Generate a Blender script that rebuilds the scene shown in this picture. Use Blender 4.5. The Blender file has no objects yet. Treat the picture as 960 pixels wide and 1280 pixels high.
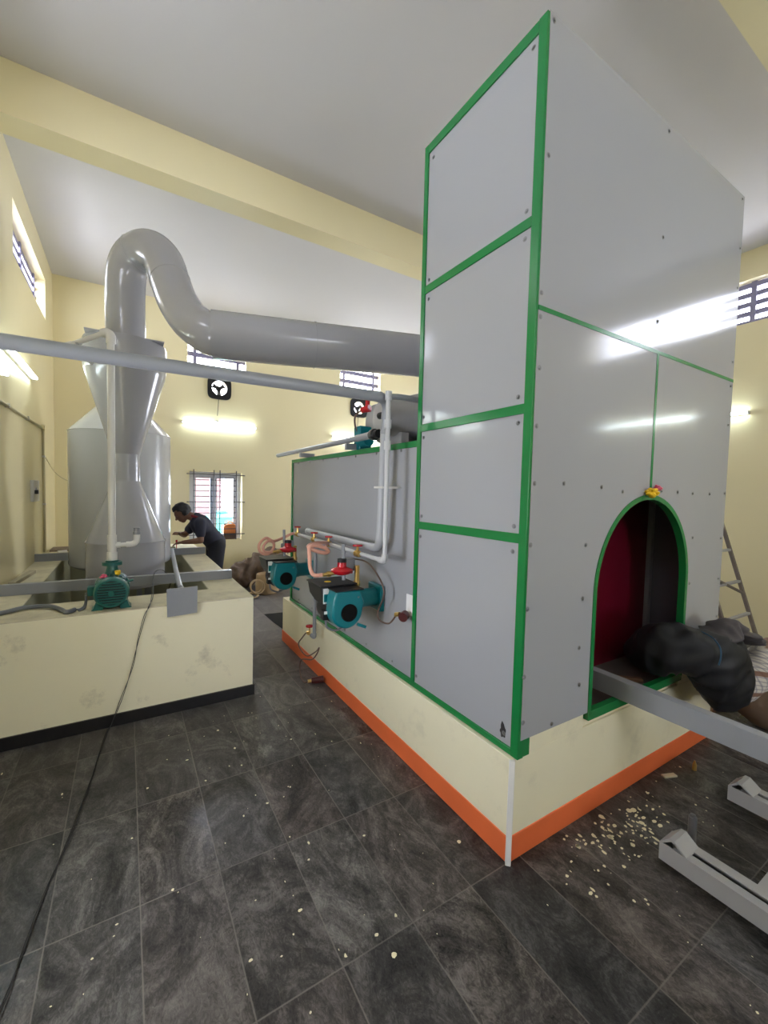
import bpy, bmesh, math, random
from mathutils import Vector, Matrix, noise as mn
random.seed(7)
sc = bpy.context.scene
COL = sc.collection
PI = math.pi

# ------------------------------------------------------------------ camera
def make_camera():
    yaw, pitch, roll = math.radians(31.59), math.radians(2.765), math.radians(1.413)
    cy, sy, cp, sp = math.cos(yaw), math.sin(yaw), math.cos(pitch), math.sin(pitch)
    f = Vector((sy*cp, cy*cp, -sp)); r = Vector((cy, -sy, 0)); u = r.cross(f)
    c, s = math.cos(roll), math.sin(roll)
    right = c*r + s*u; up = -s*r + c*u
    cam = bpy.data.cameras.new('camera'); o = bpy.data.objects.new('camera', cam); COL.objects.link(o)
    cam.sensor_fit = 'AUTO'; cam.sensor_width = 36.0; cam.lens = 524.0*36/1280
    cam.clip_start = 0.05; cam.clip_end = 100
    m = Matrix((right, up, -f)).transposed().to_4x4(); m.translation = (0, 0, 1.6)
    o.matrix_world = m
    sc.camera = o
make_camera()

# ------------------------------------------------------------------ world, exposure, daylight
XL, XR, YB, YF, ZC = -0.83, 5.92, 7.2, -2.6, 4.38
sc.view_settings.view_transform = 'Standard'
sc.view_settings.look = 'None'
sc.view_settings.gamma = 1.0
sc.view_settings.use_curve_mapping = False
sc.view_settings.exposure = 1.1
SKY = 14.0
w = bpy.data.worlds.new('world'); sc.world = w; w.use_nodes = True
wb = w.node_tree.nodes['Background']
wb.inputs[0].default_value = (0.85, 0.885, 1.0, 1); wb.inputs[1].default_value = SKY
w.cycles.sampling_method = 'AUTOMATIC'
sc.cycles.use_denoising = True
sc.cycles.max_bounces = 10; sc.cycles.diffuse_bounces = 6; sc.cycles.glossy_bounces = 4
sc.cycles.transparent_max_bounces = 12
sc.cycles.sample_clamp_indirect = 6.0
sc.cycles.caustics_reflective = False; sc.cycles.caustics_refractive = False

def portal(name, loc, rot, sx, sy):
    """Portal that guides daylight sampling through one wall opening."""
    l = bpy.data.lights.new(name, 'AREA'); l.shape = 'RECTANGLE'; l.size = sx; l.size_y = sy
    l.cycles.is_portal = True
    o = bpy.data.objects.new(name, l); COL.objects.link(o); o.location = loc; o.rotation_euler = rot
R90 = PI/2
HIGH_Z = (3.58, 4.06)
RWIN = [(-1.52, 0.27), (1.08, 2.85), (4.6, 6.4)]
LWIN = [(4.9, 6.62), (1.3, 3.05), (-1.6, 0.15)]  # only the first is in view; the others are added for light
BWIN = [(0.81, 1.69), (3.40, 4.27)]
FLOW_ADDED = (1.5, 2.25, 0.95, 1.75)         # unseen low opening added behind the viewer to light the front faces
LLOW_ADDED = (1.25, 1.9, 0.85, 1.65)       # small unseen opening added in the left wall to lift the low surfaces
RLOW_ADDED = (4.7, 5.9, 0.9, 2.1)         # unseen low opening added behind the furnace to brighten the far end
FWIN_ADDED = [(0.4, 1.3, 3.48, 4.05), (3.4, 4.3, 3.48, 4.05)]   # unseen ventilators added behind the viewer for more even daylight
for a, b in RWIN: portal('portal', (XR+0.02, (a+b)/2, 3.82), (0, R90, 0), 0.48, b-a)
for a, b in LWIN: portal('portal', (XL-0.02, (a+b)/2, 3.82), (0, -R90, 0), 0.48, b-a)
for a, b in BWIN: portal('portal', ((a+b)/2, YB+0.02, 3.77), (-R90, 0, 0), b-a, 0.56)
portal('portal', (1.25, YB+0.02, 1.3), (-R90, 0, 0), 0.8, 1.1)
portal('portal', (XL-0.02, (LLOW_ADDED[0]+LLOW_ADDED[1])/2, 1.25), (0, -R90, 0), 0.8, 0.65)
portal('portal', (XR+0.02, (RLOW_ADDED[0]+RLOW_ADDED[1])/2, 1.5), (0, R90, 0), 1.2, 1.2)
for a, b, c, d in FWIN_ADDED+[FLOW_ADDED]: portal('portal', ((a+b)/2, YF-0.02, (c+d)/2), (R90, 0, 0), b-a, d-c)

# ------------------------------------------------------------------ materials
def mat(name, color, rough=0.5, metal=0.0, spec=0.5, var=0.0, vscale=4.0, bump=0.0, bscale=30.0, coat=0.0):
    m = bpy.data.materials.new(name); m.use_nodes = True
    nt = m.node_tree; b = nt.nodes['Principled BSDF']
    b.inputs['Base Color'].default_value = (*color, 1)
    b.inputs['Roughness'].default_value = rough; b.inputs['Metallic'].default_value = metal
    b.inputs['Specular IOR Level'].default_value = spec
    b.inputs['Coat Weight'].default_value = coat
    tc = nt.nodes.new('ShaderNodeTexCoord')
    if var > 0:
        n = nt.nodes.new('ShaderNodeTexNoise'); n.inputs['Scale'].default_value = vscale
        n.inputs['Detail'].default_value = 6
        nt.links.new(tc.outputs['Object'], n.inputs['Vector'])
        mx = nt.nodes.new('ShaderNodeMix'); mx.data_type = 'RGBA'
        mx.inputs['A'].default_value = (*[max(0, c*(1-var)) for c in color], 1)
        mx.inputs['B'].default_value = (*[min(1, c*(1+var)) for c in color], 1)
        nt.links.new(n.outputs['Fac'], mx.inputs['Factor'])
        nt.links.new(mx.outputs['Result'], b.inputs['Base Color'])
    if bump > 0:
        n2 = nt.nodes.new('ShaderNodeTexNoise'); n2.inputs['Scale'].default_value = bscale
        n2.inputs['Detail'].default_value = 3
        nt.links.new(tc.outputs['Object'], n2.inputs['Vector'])
        bp = nt.nodes.new('ShaderNodeBump'); bp.inputs['Strength'].default_value = bump
        bp.inputs['Distance'].default_value = 0.01
        nt.links.new(n2.outputs['Fac'], bp.inputs['Height']); nt.links.new(bp.outputs['Normal'], b.inputs['Normal'])
    return m
def emis(name, color, s):
    m = bpy.data.materials.new(name); m.use_nodes = True
    b = m.node_tree.nodes['Principled BSDF']
    b.inputs['Base Color'].default_value = (0.9, 0.9, 0.9, 1)
    b.inputs['Emission Color'].default_value = (*color, 1); b.inputs['Emission Strength'].default_value = s
    return m
def glass(name, tint=(1, 1, 1), refl=0.08):
    m = bpy.data.materials.new(name); m.use_nodes = True
    nt = m.node_tree; nt.nodes.clear()
    o = nt.nodes.new('ShaderNodeOutputMaterial'); t = nt.nodes.new('ShaderNodeBsdfTransparent')
    g = nt.nodes.new('ShaderNodeBsdfGlossy'); mx = nt.nodes.new('ShaderNodeMixShader')
    t.inputs[0].default_value = (*tint, 1); g.inputs['Roughness'].default_value = 0.02
    mx.inputs[0].default_value = refl
    nt.links.new(t.outputs[0], mx.inputs[1]); nt.links.new(g.outputs[0], mx.inputs[2]); nt.links.new(mx.outputs[0], o.inputs[0])
    return m

def nd(nt, typ, **kw):
    n = nt.nodes.new(typ)
    for k, v in kw.items(): setattr(n, k, v)
    return n
def floor_material():
    m = bpy.data.materials.new('slate_tiles'); m.use_nodes = True
    nt = m.node_tree; L = nt.links.new; b = nt.nodes['Principled BSDF']
    geo = nd(nt, 'ShaderNodeNewGeometry')
    sep = nd(nt, 'ShaderNodeSeparateXYZ'); L(geo.outputs['Position'], sep.inputs[0])
    def math_(op, a, bb=None, c=None):
        n = nd(nt, 'ShaderNodeMath', operation=op)
        for i, v in enumerate((a, bb, c)):
            if v is None: continue
            if isinstance(v, (int, float)): n.inputs[i].default_value = v
            else: L(v, n.inputs[i])
        return n.outputs[0]
    u = math_('DIVIDE', math_('SUBTRACT', sep.outputs['X'], 0.038), 0.2885)
    v = math_('DIVIDE', math_('SUBTRACT', sep.outputs['Y'], 0.612), 0.577)
    fu, fv = math_('FLOOR', u), math_('FLOOR', v)
    def edge(t, wdt):          # 1 on the joint
        fr = math_('FRACT', t); d = math_('MINIMUM', fr, math_('SUBTRACT', 1.0, fr))
        mr = nd(nt, 'ShaderNodeMapRange'); L(d, mr.inputs[0])
        mr.inputs[1].default_value = wdt*0.5; mr.inputs[2].default_value = wdt*1.3
        mr.inputs[3].default_value = 1; mr.inputs[4].default_value = 0
        return mr.outputs[0]
    jn = math_('MAXIMUM', edge(u, 0.0092), edge(v, 0.0048))
    cell = nd(nt, 'ShaderNodeCombineXYZ'); L(fu, cell.inputs[0]); L(fv, cell.inputs[1])
    wn = nd(nt, 'ShaderNodeTexWhiteNoise', noise_dimensions='3D'); L(cell.outputs[0], wn.inputs['Vector'])
    # streaky slate grain, shifted per tile
    off = nd(nt, 'ShaderNodeVectorMath', operation='SCALE'); L(wn.outputs['Color'], off.inputs[0]); off.inputs['Scale'].default_value = 40
    add = nd(nt, 'ShaderNodeVectorMath', operation='ADD'); L(geo.outputs['Position'], add.inputs[0]); L(off.outputs[0], add.inputs[1])
    mp = nd(nt, 'ShaderNodeMapping'); L(add.outputs[0], mp.inputs[0]); mp.inputs['Scale'].default_value = (1, 0.55, 1)
    n1 = nd(nt, 'ShaderNodeTexNoise'); L(mp.outputs[0], n1.inputs['Vector'])
    n1.inputs['Scale'].default_value = 4.2; n1.inputs['Detail'].default_value = 13; n1.inputs['Roughness'].default_value = 0.72
    n1.inputs['Distortion'].default_value = 2.4
    n2 = nd(nt, 'ShaderNodeTexNoise'); L(mp.outputs[0], n2.inputs['Vector'])
    n2.inputs['Scale'].default_value = 45; n2.inputs['Detail'].default_value = 6; n2.inputs['Roughness'].default_value = 0.8
    n2.inputs['Distortion'].default_value = 2.5
    gsum = math_('ADD', math_('MULTIPLY', n1.outputs['Fac'], 0.62), math_('MULTIPLY', n2.outputs['Fac'], 0.38))
    ramp = nd(nt, 'ShaderNodeValToRGB'); L(gsum, ramp.inputs[0])
    e = ramp.color_ramp.elements
    e[0].position = 0.40; e[0].color = (0.015, 0.0145, 0.0145, 1)
    e[1].position = 0.63; e[1].color = (0.175, 0.166, 0.160, 1)
    k = e.new(0.50); k.color = (0.058, 0.055, 0.053, 1)
    hue = nd(nt, 'ShaderNodeMix', data_type='RGBA', blend_type='MULTIPLY'); hue.inputs['Factor'].default_value = 1
    L(ramp.outputs[0], hue.inputs['A'])
    tr = nd(nt, 'ShaderNodeValToRGB'); L(wn.outputs['Value'], tr.inputs[0])
    t = tr.color_ramp.elements
    t[0].color = (0.60, 0.61, 0.63, 1); t[1].color = (1.35, 1.32, 1.28, 1)
    for p, c in ((0.3, (1.0, 0.97, 0.95)), (0.55, (1.0, 0.9, 0.86)), (0.75, (0.86, 0.88, 0.88))):
        q = t.new(p); q.color = (*c, 1)
    L(tr.outputs[0], hue.inputs['B'])
    # dust
    n3 = nd(nt, 'ShaderNodeTexNoise'); L(geo.outputs['Position'], n3.inputs['Vector'])
    n3.inputs['Scale'].default_value = 1.1; n3.inputs['Detail'].default_value = 8; n3.inputs['Roughness'].default_value = 0.65
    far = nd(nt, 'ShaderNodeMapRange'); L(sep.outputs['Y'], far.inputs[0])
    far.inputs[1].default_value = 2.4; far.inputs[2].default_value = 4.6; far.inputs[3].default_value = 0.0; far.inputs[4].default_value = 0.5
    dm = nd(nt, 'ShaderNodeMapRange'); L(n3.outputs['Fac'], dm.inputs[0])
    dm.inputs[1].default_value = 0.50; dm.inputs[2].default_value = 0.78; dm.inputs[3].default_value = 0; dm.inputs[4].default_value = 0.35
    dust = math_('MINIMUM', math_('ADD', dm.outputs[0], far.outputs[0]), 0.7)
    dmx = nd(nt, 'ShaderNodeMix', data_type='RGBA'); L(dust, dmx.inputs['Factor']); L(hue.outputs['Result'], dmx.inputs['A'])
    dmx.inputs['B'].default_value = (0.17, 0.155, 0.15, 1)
    jr = nd(nt, 'ShaderNodeMapRange'); L(n3.outputs['Fac'], jr.inputs[0]); jr.inputs[1].default_value = 0.35; jr.inputs[2].default_value = 0.65; jr.inputs[3].default_value = 0.25; jr.inputs[4].default_value = 1.0
    jm = nd(nt, 'ShaderNodeMix', data_type='RGBA'); L(math_('MULTIPLY', jn, jr.outputs[0]), jm.inputs['Factor']); L(dmx.outputs['Result'], jm.inputs['A'])
    jm.inputs['B'].default_value = (0.19, 0.172, 0.155, 1)
    L(jm.outputs['Result'], b.inputs['Base Color'])
    rr = nd(nt, 'ShaderNodeMapRange'); L(gsum, rr.inputs[0]); rr.inputs[1].default_value = 0.3; rr.inputs[2].default_value = 0.75
    rr.inputs[3].default_value = 0.10; rr.inputs[4].default_value = 0.18
    b.inputs['Specular IOR Level'].default_value = 0.25
    gl = nd(nt, 'ShaderNodeSeparateXYZ'); L(wn.outputs['Color'], gl.inputs[0])
    worn = math_('MULTIPLY', math_('POWER', gl.outputs['Z'], 0.6), 0.34)      # some tiles are more worn than others
    L(math_('ADD', math_('ADD', rr.outputs[0], math_('MULTIPLY', dust, 0.35)), worn), b.inputs['Roughness'])
    bp = nd(nt, 'ShaderNodeBump'); bp.inputs['Strength'].default_value = 0.06; bp.inputs['Distance'].default_value = 0.003
    L(math_('SUBTRACT', gsum, math_('MULTIPLY', jn, 0.5)), bp.inputs['Height']); L(bp.outputs['Normal'], b.inputs['Normal'])
    return m

def dirty_paint(name, color, dirt, rough, thr=0.62, soft=0.12, scale=2.2, zmax=None, amount=0.5):
    """Painted plaster with worn, scuffed patches."""
    m = mat(name, color, rough, var=0.04, vscale=3, bump=0.12, bscale=18)
    nt = m.node_tree; L = nt.links.new; b = nt.nodes['Principled BSDF']
    src = b.inputs['Base Color'].links[0].from_socket
    geo = nd(nt, 'ShaderNodeNewGeometry')
    n = nd(nt, 'ShaderNodeTexNoise'); L(geo.outputs['Position'], n.inputs['Vector'])
    n.inputs['Scale'].default_value = scale; n.inputs['Detail'].default_value = 9; n.inputs['Roughness'].default_value = 0.72
    mr = nd(nt, 'ShaderNodeMapRange'); L(n.outputs['Fac'], mr.inputs[0])
    mr.inputs[1].default_value = thr; mr.inputs[2].default_value = thr+soft; mr.inputs[3].default_value = 0; mr.inputs[4].default_value = amount
    mx = nd(nt, 'ShaderNodeMix', data_type='RGBA'); L(mr.outputs[0], mx.inputs['Factor']); L(src, mx.inputs['A'])
    mx.inputs['B'].default_value = (*dirt, 1); L(mx.outputs['Result'], b.inputs['Base Color'])
    return m
def plaid_material():
    m = mat('plaid_cloth', (0.6, 0.57, 0.52), 0.9)
    nt = m.node_tree; L = nt.links.new; b = nt.nodes['Principled BSDF']
    tc = nd(nt, 'ShaderNodeTexCoord')
    def wave(axis, scale, lo, hi):
        wv = nd(nt, 'ShaderNodeTexWave', wave_type='BANDS', bands_direction=axis); wv.inputs['Scale'].default_value = scale
        wv.inputs['Distortion'].default_value = 0.6; wv.inputs['Detail'].default_value = 0
        L(tc.outputs['Object'], wv.inputs['Vector'])
        mr = nd(nt, 'ShaderNodeMapRange'); L(wv.outputs['Fac'], mr.inputs[0]); mr.inputs[1].default_value = lo; mr.inputs[2].default_value = hi
        return mr.outputs[0]
    def over(base, fac, col, amt):
        k = nd(nt, 'ShaderNodeMath', operation='MULTIPLY'); L(fac, k.inputs[0]); k.inputs[1].default_value = amt
        mx = nd(nt, 'ShaderNodeMix', data_type='RGBA'); L(k.outputs[0], mx.inputs['Factor'])
        if base is None: mx.inputs['A'].default_value = (0.62, 0.58, 0.53, 1)
        else: L(base, mx.inputs['A'])
        mx.inputs['B'].default_value = (*col, 1); return mx.outputs['Result']
    s = over(None, wave('X', 14, 0.75, 0.9), (0.2, 0.19, 0.24), 0.6)
    s = over(s, wave('Z', 14, 0.75, 0.9), (0.2, 0.19, 0.24), 0.6)
    s = over(s, wave('Z', 2.6, 0.86, 0.92), (0.2, 0.09, 0.05), 0.9)
    L(s, b.inputs['Base Color'])
    return m

M = {}
M['wall'] = mat('cream_wall_paint', (0.78, 0.70, 0.445), 0.24, spec=0.3, var=0.035, vscale=1.2, bump=0.05, bscale=10)
M['ceiling'] = mat('white_ceiling', (0.56, 0.55, 0.56), 0.8, var=0.04, vscale=0.7)
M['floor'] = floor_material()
M['pit'] = dirty_paint('pit_paint', (0.85, 0.80, 0.60), (0.20, 0.17, 0.12), 0.6, thr=0.585, soft=0.2, scale=3.2, amount=0.6)
M['pit_top'] = dirty_paint('worn_screed', (0.62, 0.57, 0.41), (0.30, 0.25, 0.19), 0.75, thr=0.45, soft=0.3, scale=4, amount=0.7)
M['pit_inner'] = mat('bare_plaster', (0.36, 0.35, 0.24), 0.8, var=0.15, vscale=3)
M['plinth'] = dirty_paint('plinth_paint', (0.77, 0.72, 0.53), (0.33, 0.30, 0.23), 0.55, thr=0.55, soft=0.2, scale=2.6, amount=0.4)
M['orange'] = mat('orange_paint', (0.74, 0.15, 0.045), 0.5, var=0.12, vscale=5)
M['black_skirt'] = mat('black_granite', (0.018, 0.017, 0.018), 0.16, var=0.2, vscale=25)
M['enamel'] = mat('grey_enamel', (0.345, 0.352, 0.378), 0.115, spec=0.5, var=0.02, vscale=1.0, bump=0.035, bscale=2.2)
M['green'] = mat('green_enamel', (0.008, 0.185, 0.045), 0.22, var=0.08, vscale=6)
M['duct'] = mat('duct_enamel', (0.33, 0.33, 0.355), 0.16, spec=0.6, var=0.03, vscale=3, bump=0.03, bscale=5)
M['tank'] = mat('tank_enamel', (0.42, 0.425, 0.435), 0.2, spec=0.6, var=0.03, vscale=3, bump=0.03, bscale=4)
M['steel_grey'] = mat('steel_grey_paint', (0.27, 0.28, 0.305), 0.38, var=0.08, vscale=5)
M['rail_grey'] = mat('pale_grey_primer', (0.33, 0.325, 0.325), 0.5, var=0.08, vscale=6)
M['recess_shade'] = mat('shaded_recess_steel', (0.125, 0.13, 0.155), 0.45, var=0.08, vscale=4)  # inner steel darkened: recess shade put into the colour
M['maroon'] = mat('maroon_paint', (0.105, 0.003, 0.013), 0.3, var=0.1, vscale=3)
M['dark_void'] = mat('sooty_brick', (0.10, 0.08, 0.07), 0.9, var=0.3, vscale=8)
M['pvc'] = mat('white_pvc', (0.68, 0.67, 0.65), 0.35)
M['mid_pvc'] = mat('mid_grey_pvc', (0.36, 0.37, 0.40), 0.35)
M['pale_pvc'] = mat('pale_grey_pvc', (0.47, 0.475, 0.49), 0.35)
M['grey_pvc'] = mat('grey_pvc', (0.25, 0.26, 0.285), 0.3, var=0.04, vscale=8)
M['pump_green'] = mat('pump_green', (0.012, 0.115, 0.10), 0.3, var=0.1, vscale=20)
M['teal'] = mat('teal_enamel', (0.0, 0.16, 0.19), 0.3, var=0.05, vscale=10)
M['black'] = mat('black_plastic', (0.010, 0.010, 0.011), 0.45, spec=0.3)
M['black_matte'] = mat('matte_black', (0.004, 0.004, 0.004), 0.8, spec=0.15)
M['red'] = mat('red_enamel', (0.45, 0.012, 0.02), 0.25)
M['brass'] = mat('brass', (0.60, 0.40, 0.13), 0.3, metal=0.9)
M['copper_hose'] = mat('pinkish_hose', (0.60, 0.30, 0.22), 0.4, var=0.2, vscale=40)
M['thin_tube'] = mat('capillary_tube', (0.12, 0.075, 0.06), 0.4)
M['probe'] = mat('maroon_bakelite', (0.07, 0.012, 0.012), 0.35)
M['white'] = mat('white_sticker', (0.8, 0.8, 0.8), 0.5)
M['yellow'] = mat('yellow_petal', (0.85, 0.55, 0.02), 0.6)
M['pink'] = mat('pink_petal', (0.75, 0.12, 0.22), 0.6)
M['tube'] = emis('lit_tube', (0.81, 0.95, 1.0), 13.5)
M['alu'] = mat('window_aluminium', (0.42, 0.43, 0.50), 0.4, metal=0.2)
M['grille'] = mat('grille_paint', (0.055, 0.055, 0.075), 0.5)
M['louvre'] = mat('louvre_paint', (0.22, 0.21, 0.33), 0.5)
M['glass'] = glass('clear_glass', (0.93, 0.96, 0.98), 0.06)
M['screw'] = mat('screw_steel', (0.22, 0.22, 0.23), 0.35, metal=0.7)
M['soot'] = mat('weld_soot', (0.02, 0.018, 0.018), 0.8)
M['skin'] = mat('skin', (0.20, 0.095, 0.058), 0.5)
M['shirt'] = mat('navy_shirt', (0.022, 0.024, 0.045), 0.8, var=0.15, vscale=20)
M['collar'] = mat('red_collar', (0.18, 0.01, 0.02), 0.8)
M['trousers'] = mat('dark_trousers', (0.010, 0.011, 0.02), 0.85)
M['hair'] = mat('black_hair', (0.006, 0.005, 0.005), 0.6, bump=0.5, bscale=120)
M['orange_plastic'] = mat('orange_plastic', (0.62, 0.20, 0.05), 0.35, var=0.08, vscale=12)
M['dark_liquid'] = mat('dark_plastic_bottom', (0.09, 0.055, 0.04), 0.4)
M['sack'] = mat('brown_sacking', (0.12, 0.08, 0.055), 0.9, var=0.25, vscale=8, bump=0.5, bscale=60)
M['sack_pale'] = mat('pale_sacking', (0.42, 0.30, 0.17), 0.9, var=0.15, vscale=9, bump=0.4, bscale=70)
M['rope'] = mat('jute_rope', (0.45, 0.33, 0.19), 0.9)
M['tarp'] = mat('black_tarpaulin', (0.013, 0.013, 0.015), 0.55, spec=0.3, var=0.3, vscale=5, bump=0.25, bscale=10)
M['grey_cloth'] = mat('dark_grey_cloth', (0.075, 0.065, 0.068), 0.8, var=0.3, vscale=7, bump=0.5, bscale=18)
M['tan_sack'] = mat('tan_woven_sack', (0.20, 0.135, 0.095), 0.6, var=0.15, vscale=5, bump=0.5, bscale=12)
M['plaid'] = plaid_material()
M['wood'] = mat('brown_timber', (0.15, 0.075, 0.04), 0.7, var=0.25, vscale=9)
M['pale_wood'] = mat('pale_timber', (0.42, 0.37, 0.26), 0.7, var=0.15, vscale=8)
M['board'] = mat('dusty_board', (0.22, 0.17, 0.13), 0.8, var=0.3, vscale=6)
M['bamboo'] = mat('weathered_bamboo', (0.17, 0.14, 0.12), 0.7, var=0.3, vscale=14)
M['cable'] = mat('black_cable', (0.012, 0.012, 0.013), 0.5)
M['grey_cable'] = mat('grey_hose', (0.14, 0.15, 0.17), 0.5)
M['conduit'] = mat('cream_conduit', (0.46, 0.40, 0.24), 0.5)
M['switch'] = mat('grey_switch_box', (0.50, 0.48, 0.43), 0.45)
M['paint_drip'] = mat('cream_paint_drip', (0.70, 0.64, 0.44), 0.7)
M['blue_rope'] = mat('blue_string', (0.015, 0.06, 0.11), 0.6)
M['ext_wall'] = mat('pink_plaster', (0.13, 0.07, 0.085), 0.8)
M['ext_teal'] = mat('turquoise_sheet', (0.02, 0.20, 0.19), 0.5)
M['ext_ground'] = mat('pale_ground', (0.5, 0.47, 0.42), 0.9)

# ------------------------------------------------------------------ geometry helpers
class G:
    """Collects shapes, in world coordinates, into ONE mesh."""
    def __init__(s): s.bm = bmesh.new()
    def face(s, pts):
        return s.bm.faces.new([s.bm.verts.new(p) for p in pts])
    def box(s, x0, x1, y0, y1, z0, z1):
        v = [s.bm.verts.new((x, y, z)) for z in (z0, z1) for y in (y0, y1) for x in (x0, x1)]
        for f in ((0, 2, 3, 1), (4, 5, 7, 6), (0, 1, 5, 4), (2, 6, 7, 3), (0, 4, 6, 2), (1, 3, 7, 5)):
            s.bm.faces.new([v[i] for i in f])
        return s
    def beam(s, a, b, wd, h, up=(0, 0, 1)):
        """Rectangular bar from a to b, wd wide sideways and h high along up."""
        a, b, up = Vector(a), Vector(b), Vector(up)
        d = (b-a).normalized(); sd = d.cross(up).normalized(); u = sd.cross(d)
        v = [s.bm.verts.new(p + sd*sx*wd/2 + u*sz*h/2) for p in (a, b) for sx, sz in ((-1, -1), (1, -1), (1, 1), (-1, 1))]
        for f in ((0, 1, 2, 3), (7, 6, 5, 4), (0, 4, 5, 1), (1, 5, 6, 2), (2, 6, 7, 3), (3, 7, 4, 0)):
            s.bm.faces.new([v[i] for i in f])
        return s
    def tube(s, pts, r, n=12, caps=True):
        pts = [Vector(p) for p in pts]
        rs = r if isinstance(r, (list, tuple)) else [r]*len(pts)
        ref = None; rings = []
        for i, p in enumerate(pts):
            d = (pts[min(i+1, len(pts)-1)] - pts[max(i-1, 0)]).normalized()
            if ref is None:
                ref = Vector((0, 0, 1)) if abs(d.z) < 0.9 else Vector((1, 0, 0))
            u = (ref - d*ref.dot(d)).normalized(); ref = u; w_ = d.cross(u)
            rings.append([s.bm.verts.new(p + (u*math.cos(2*PI*k/n) + w_*math.sin(2*PI*k/n))*rs[i]) for k in range(n)])
        for a, b in zip(rings, rings[1:]):
            for k in range(n): s.bm.faces.new((a[k], a[(k+1) % n], b[(k+1) % n], b[k]))
        if caps:
            s.bm.faces.new(list(reversed(rings[0]))); s.bm.faces.new(rings[-1])
        return s
    def lathe(s, c, prof, axis=(0, 0, 1), n=40, caps=True):
        """prof: list of (distance along axis, radius)."""
        ax = Vector(axis).normalized(); c = Vector(c)
        return s.tube_rings([(c + ax*h, ax, r) for h, r in prof], n, caps)
    def tube_rings(s, rows, n, caps):
        rings = []
        for p, d, r in rows:
            ref = Vector((0, 0, 1)) if abs(d.z) < 0.9 else Vector((1, 0, 0))
            u = (ref - d*ref.dot(d)).normalized(); w_ = d.cross(u)
            rings.append([s.bm.verts.new(p + (u*math.cos(2*PI*k/n) + w_*math.sin(2*PI*k/n))*max(r, 1e-4)) for k in range(n)])
        for a, b in zip(rings, rings[1:]):
            for k in range(n): s.bm.faces.new((a[k], a[(k+1) % n], b[(k+1) % n], b[k]))
        if caps:
            s.bm.faces.new(list(reversed(rings[0]))); s.bm.faces.new(rings[-1])
        return s
    def prism(s, poly, ax, a, b):
        """Polygon in the plane across axis ax (0: y,z  1: x,z  2: x,y), extruded from a to b."""
        def P(q, t): return {0: (t, q[0], q[1]), 1: (q[0], t, q[1]), 2: (q[0], q[1], t)}[ax]
        va = [s.bm.verts.new(P(q, a)) for q in poly]; vb = [s.bm.verts.new(P(q, b)) for q in poly]
        s.bm.faces.new(va); s.bm.faces.new(list(reversed(vb)))
        for i in range(len(poly)):
            j = (i+1) % len(poly); s.bm.faces.new((va[j], va[i], vb[i], vb[j]))
        return s
    def ball(s, c, r, n=12, sc3=(1, 1, 1)):
        m = Matrix.Translation(c) @ Matrix.Diagonal((r*sc3[0], r*sc3[1], r*sc3[2], 1))
        bmesh.ops.create_uvsphere(s.bm, u_segments=n, v_segments=max(6, n*2//3), radius=1, matrix=m)
        return s
    def slab_hole(s, outer, hole, ax, a, b):
        """Flat plate across axis ax with one hole; both outlines have the same point count."""
        def P(q, t): return {0: (t, q[0], q[1]), 1: (q[0], t, q[1]), 2: (q[0], q[1], t)}[ax]
        n = len(outer)
        V = [[s.bm.verts.new(P(q, t)) for q in pl] for t in (a, b) for pl in (outer, hole)]
        oa, ha, ob, hb = V
        for i in range(n):
            j = (i+1) % n
            s.bm.faces.new((oa[i], oa[j], ha[j], ha[i])); s.bm.faces.new((ob[j], ob[i], hb[i], hb[j]))
            s.bm.faces.new((oa[j], oa[i], ob[i], ob[j])); s.bm.faces.new((ha[i], ha[j], hb[j], hb[i]))
        return s

ORIG = {}
def _finish(o, g, m, origin, bevel, smooth):
    bmesh.ops.recalc_face_normals(g.bm, faces=g.bm.faces)
    bmesh.ops.translate(g.bm, verts=g.bm.verts, vec=-Vector(origin))
    g.bm.to_mesh(o.data); g.bm.free()
    if m is not None: o.data.materials.append(m)
    if smooth:
        o.data.shade_smooth(); o.data.set_sharp_from_angle(angle=math.radians(smooth))
    if bevel:
        b = o.modifiers.new('bevel', 'BEVEL'); b.width = bevel; b.segments = 2; b.limit_method = 'ANGLE'; b.angle_limit = 0.7
        b.harden_normals = False
def part(name, g, m, parent, bevel=0, smooth=35, label=None):
    me = bpy.data.meshes.new(name); o = bpy.data.objects.new(name, me); COL.objects.link(o)
    o.parent = parent
    ORIG[o.name] = ORIG[parent.name]
    _finish(o, g, m, ORIG[parent.name], bevel, smooth)
    if label: o['label'] = label
    return o
def tag(o, label, cat, group=None, kind=None):
    o['label'] = label; o['category'] = cat
    if group: o['group'] = group
    if kind: o['kind'] = kind
    return o
def thing(name, loc, label, cat, group=None):
    o = bpy.data.objects.new(name, None); COL.objects.link(o); o.location = loc
    o.empty_display_size = 0.1
    ORIG[o.name] = Vector(loc)
    return tag(o, label, cat, group)
def solo(name, g, m, loc, label, cat, group=None, bevel=0, smooth=35, kind=None):
    me = bpy.data.meshes.new(name); o = bpy.data.objects.new(name, me); COL.objects.link(o)
    o.location = loc; ORIG[o.name] = Vector(loc)
    _finish(o, g, m, loc, bevel, smooth)
    return tag(o, label, cat, group, kind)
def struct(name, g, m, smooth=0, bevel=0):
    me = bpy.data.meshes.new(name); o = bpy.data.objects.new(name, me); COL.objects.link(o)
    ORIG[o.name] = Vector((0, 0, 0)); _finish(o, g, m, (0, 0, 0), bevel, smooth)
    o['kind'] = 'structure'
    return o
def empty_struct(name):
    o = bpy.data.objects.new(name, None); COL.objects.link(o); o['kind'] = 'structure'; ORIG[o.name] = Vector((0, 0, 0))
    return o
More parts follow.
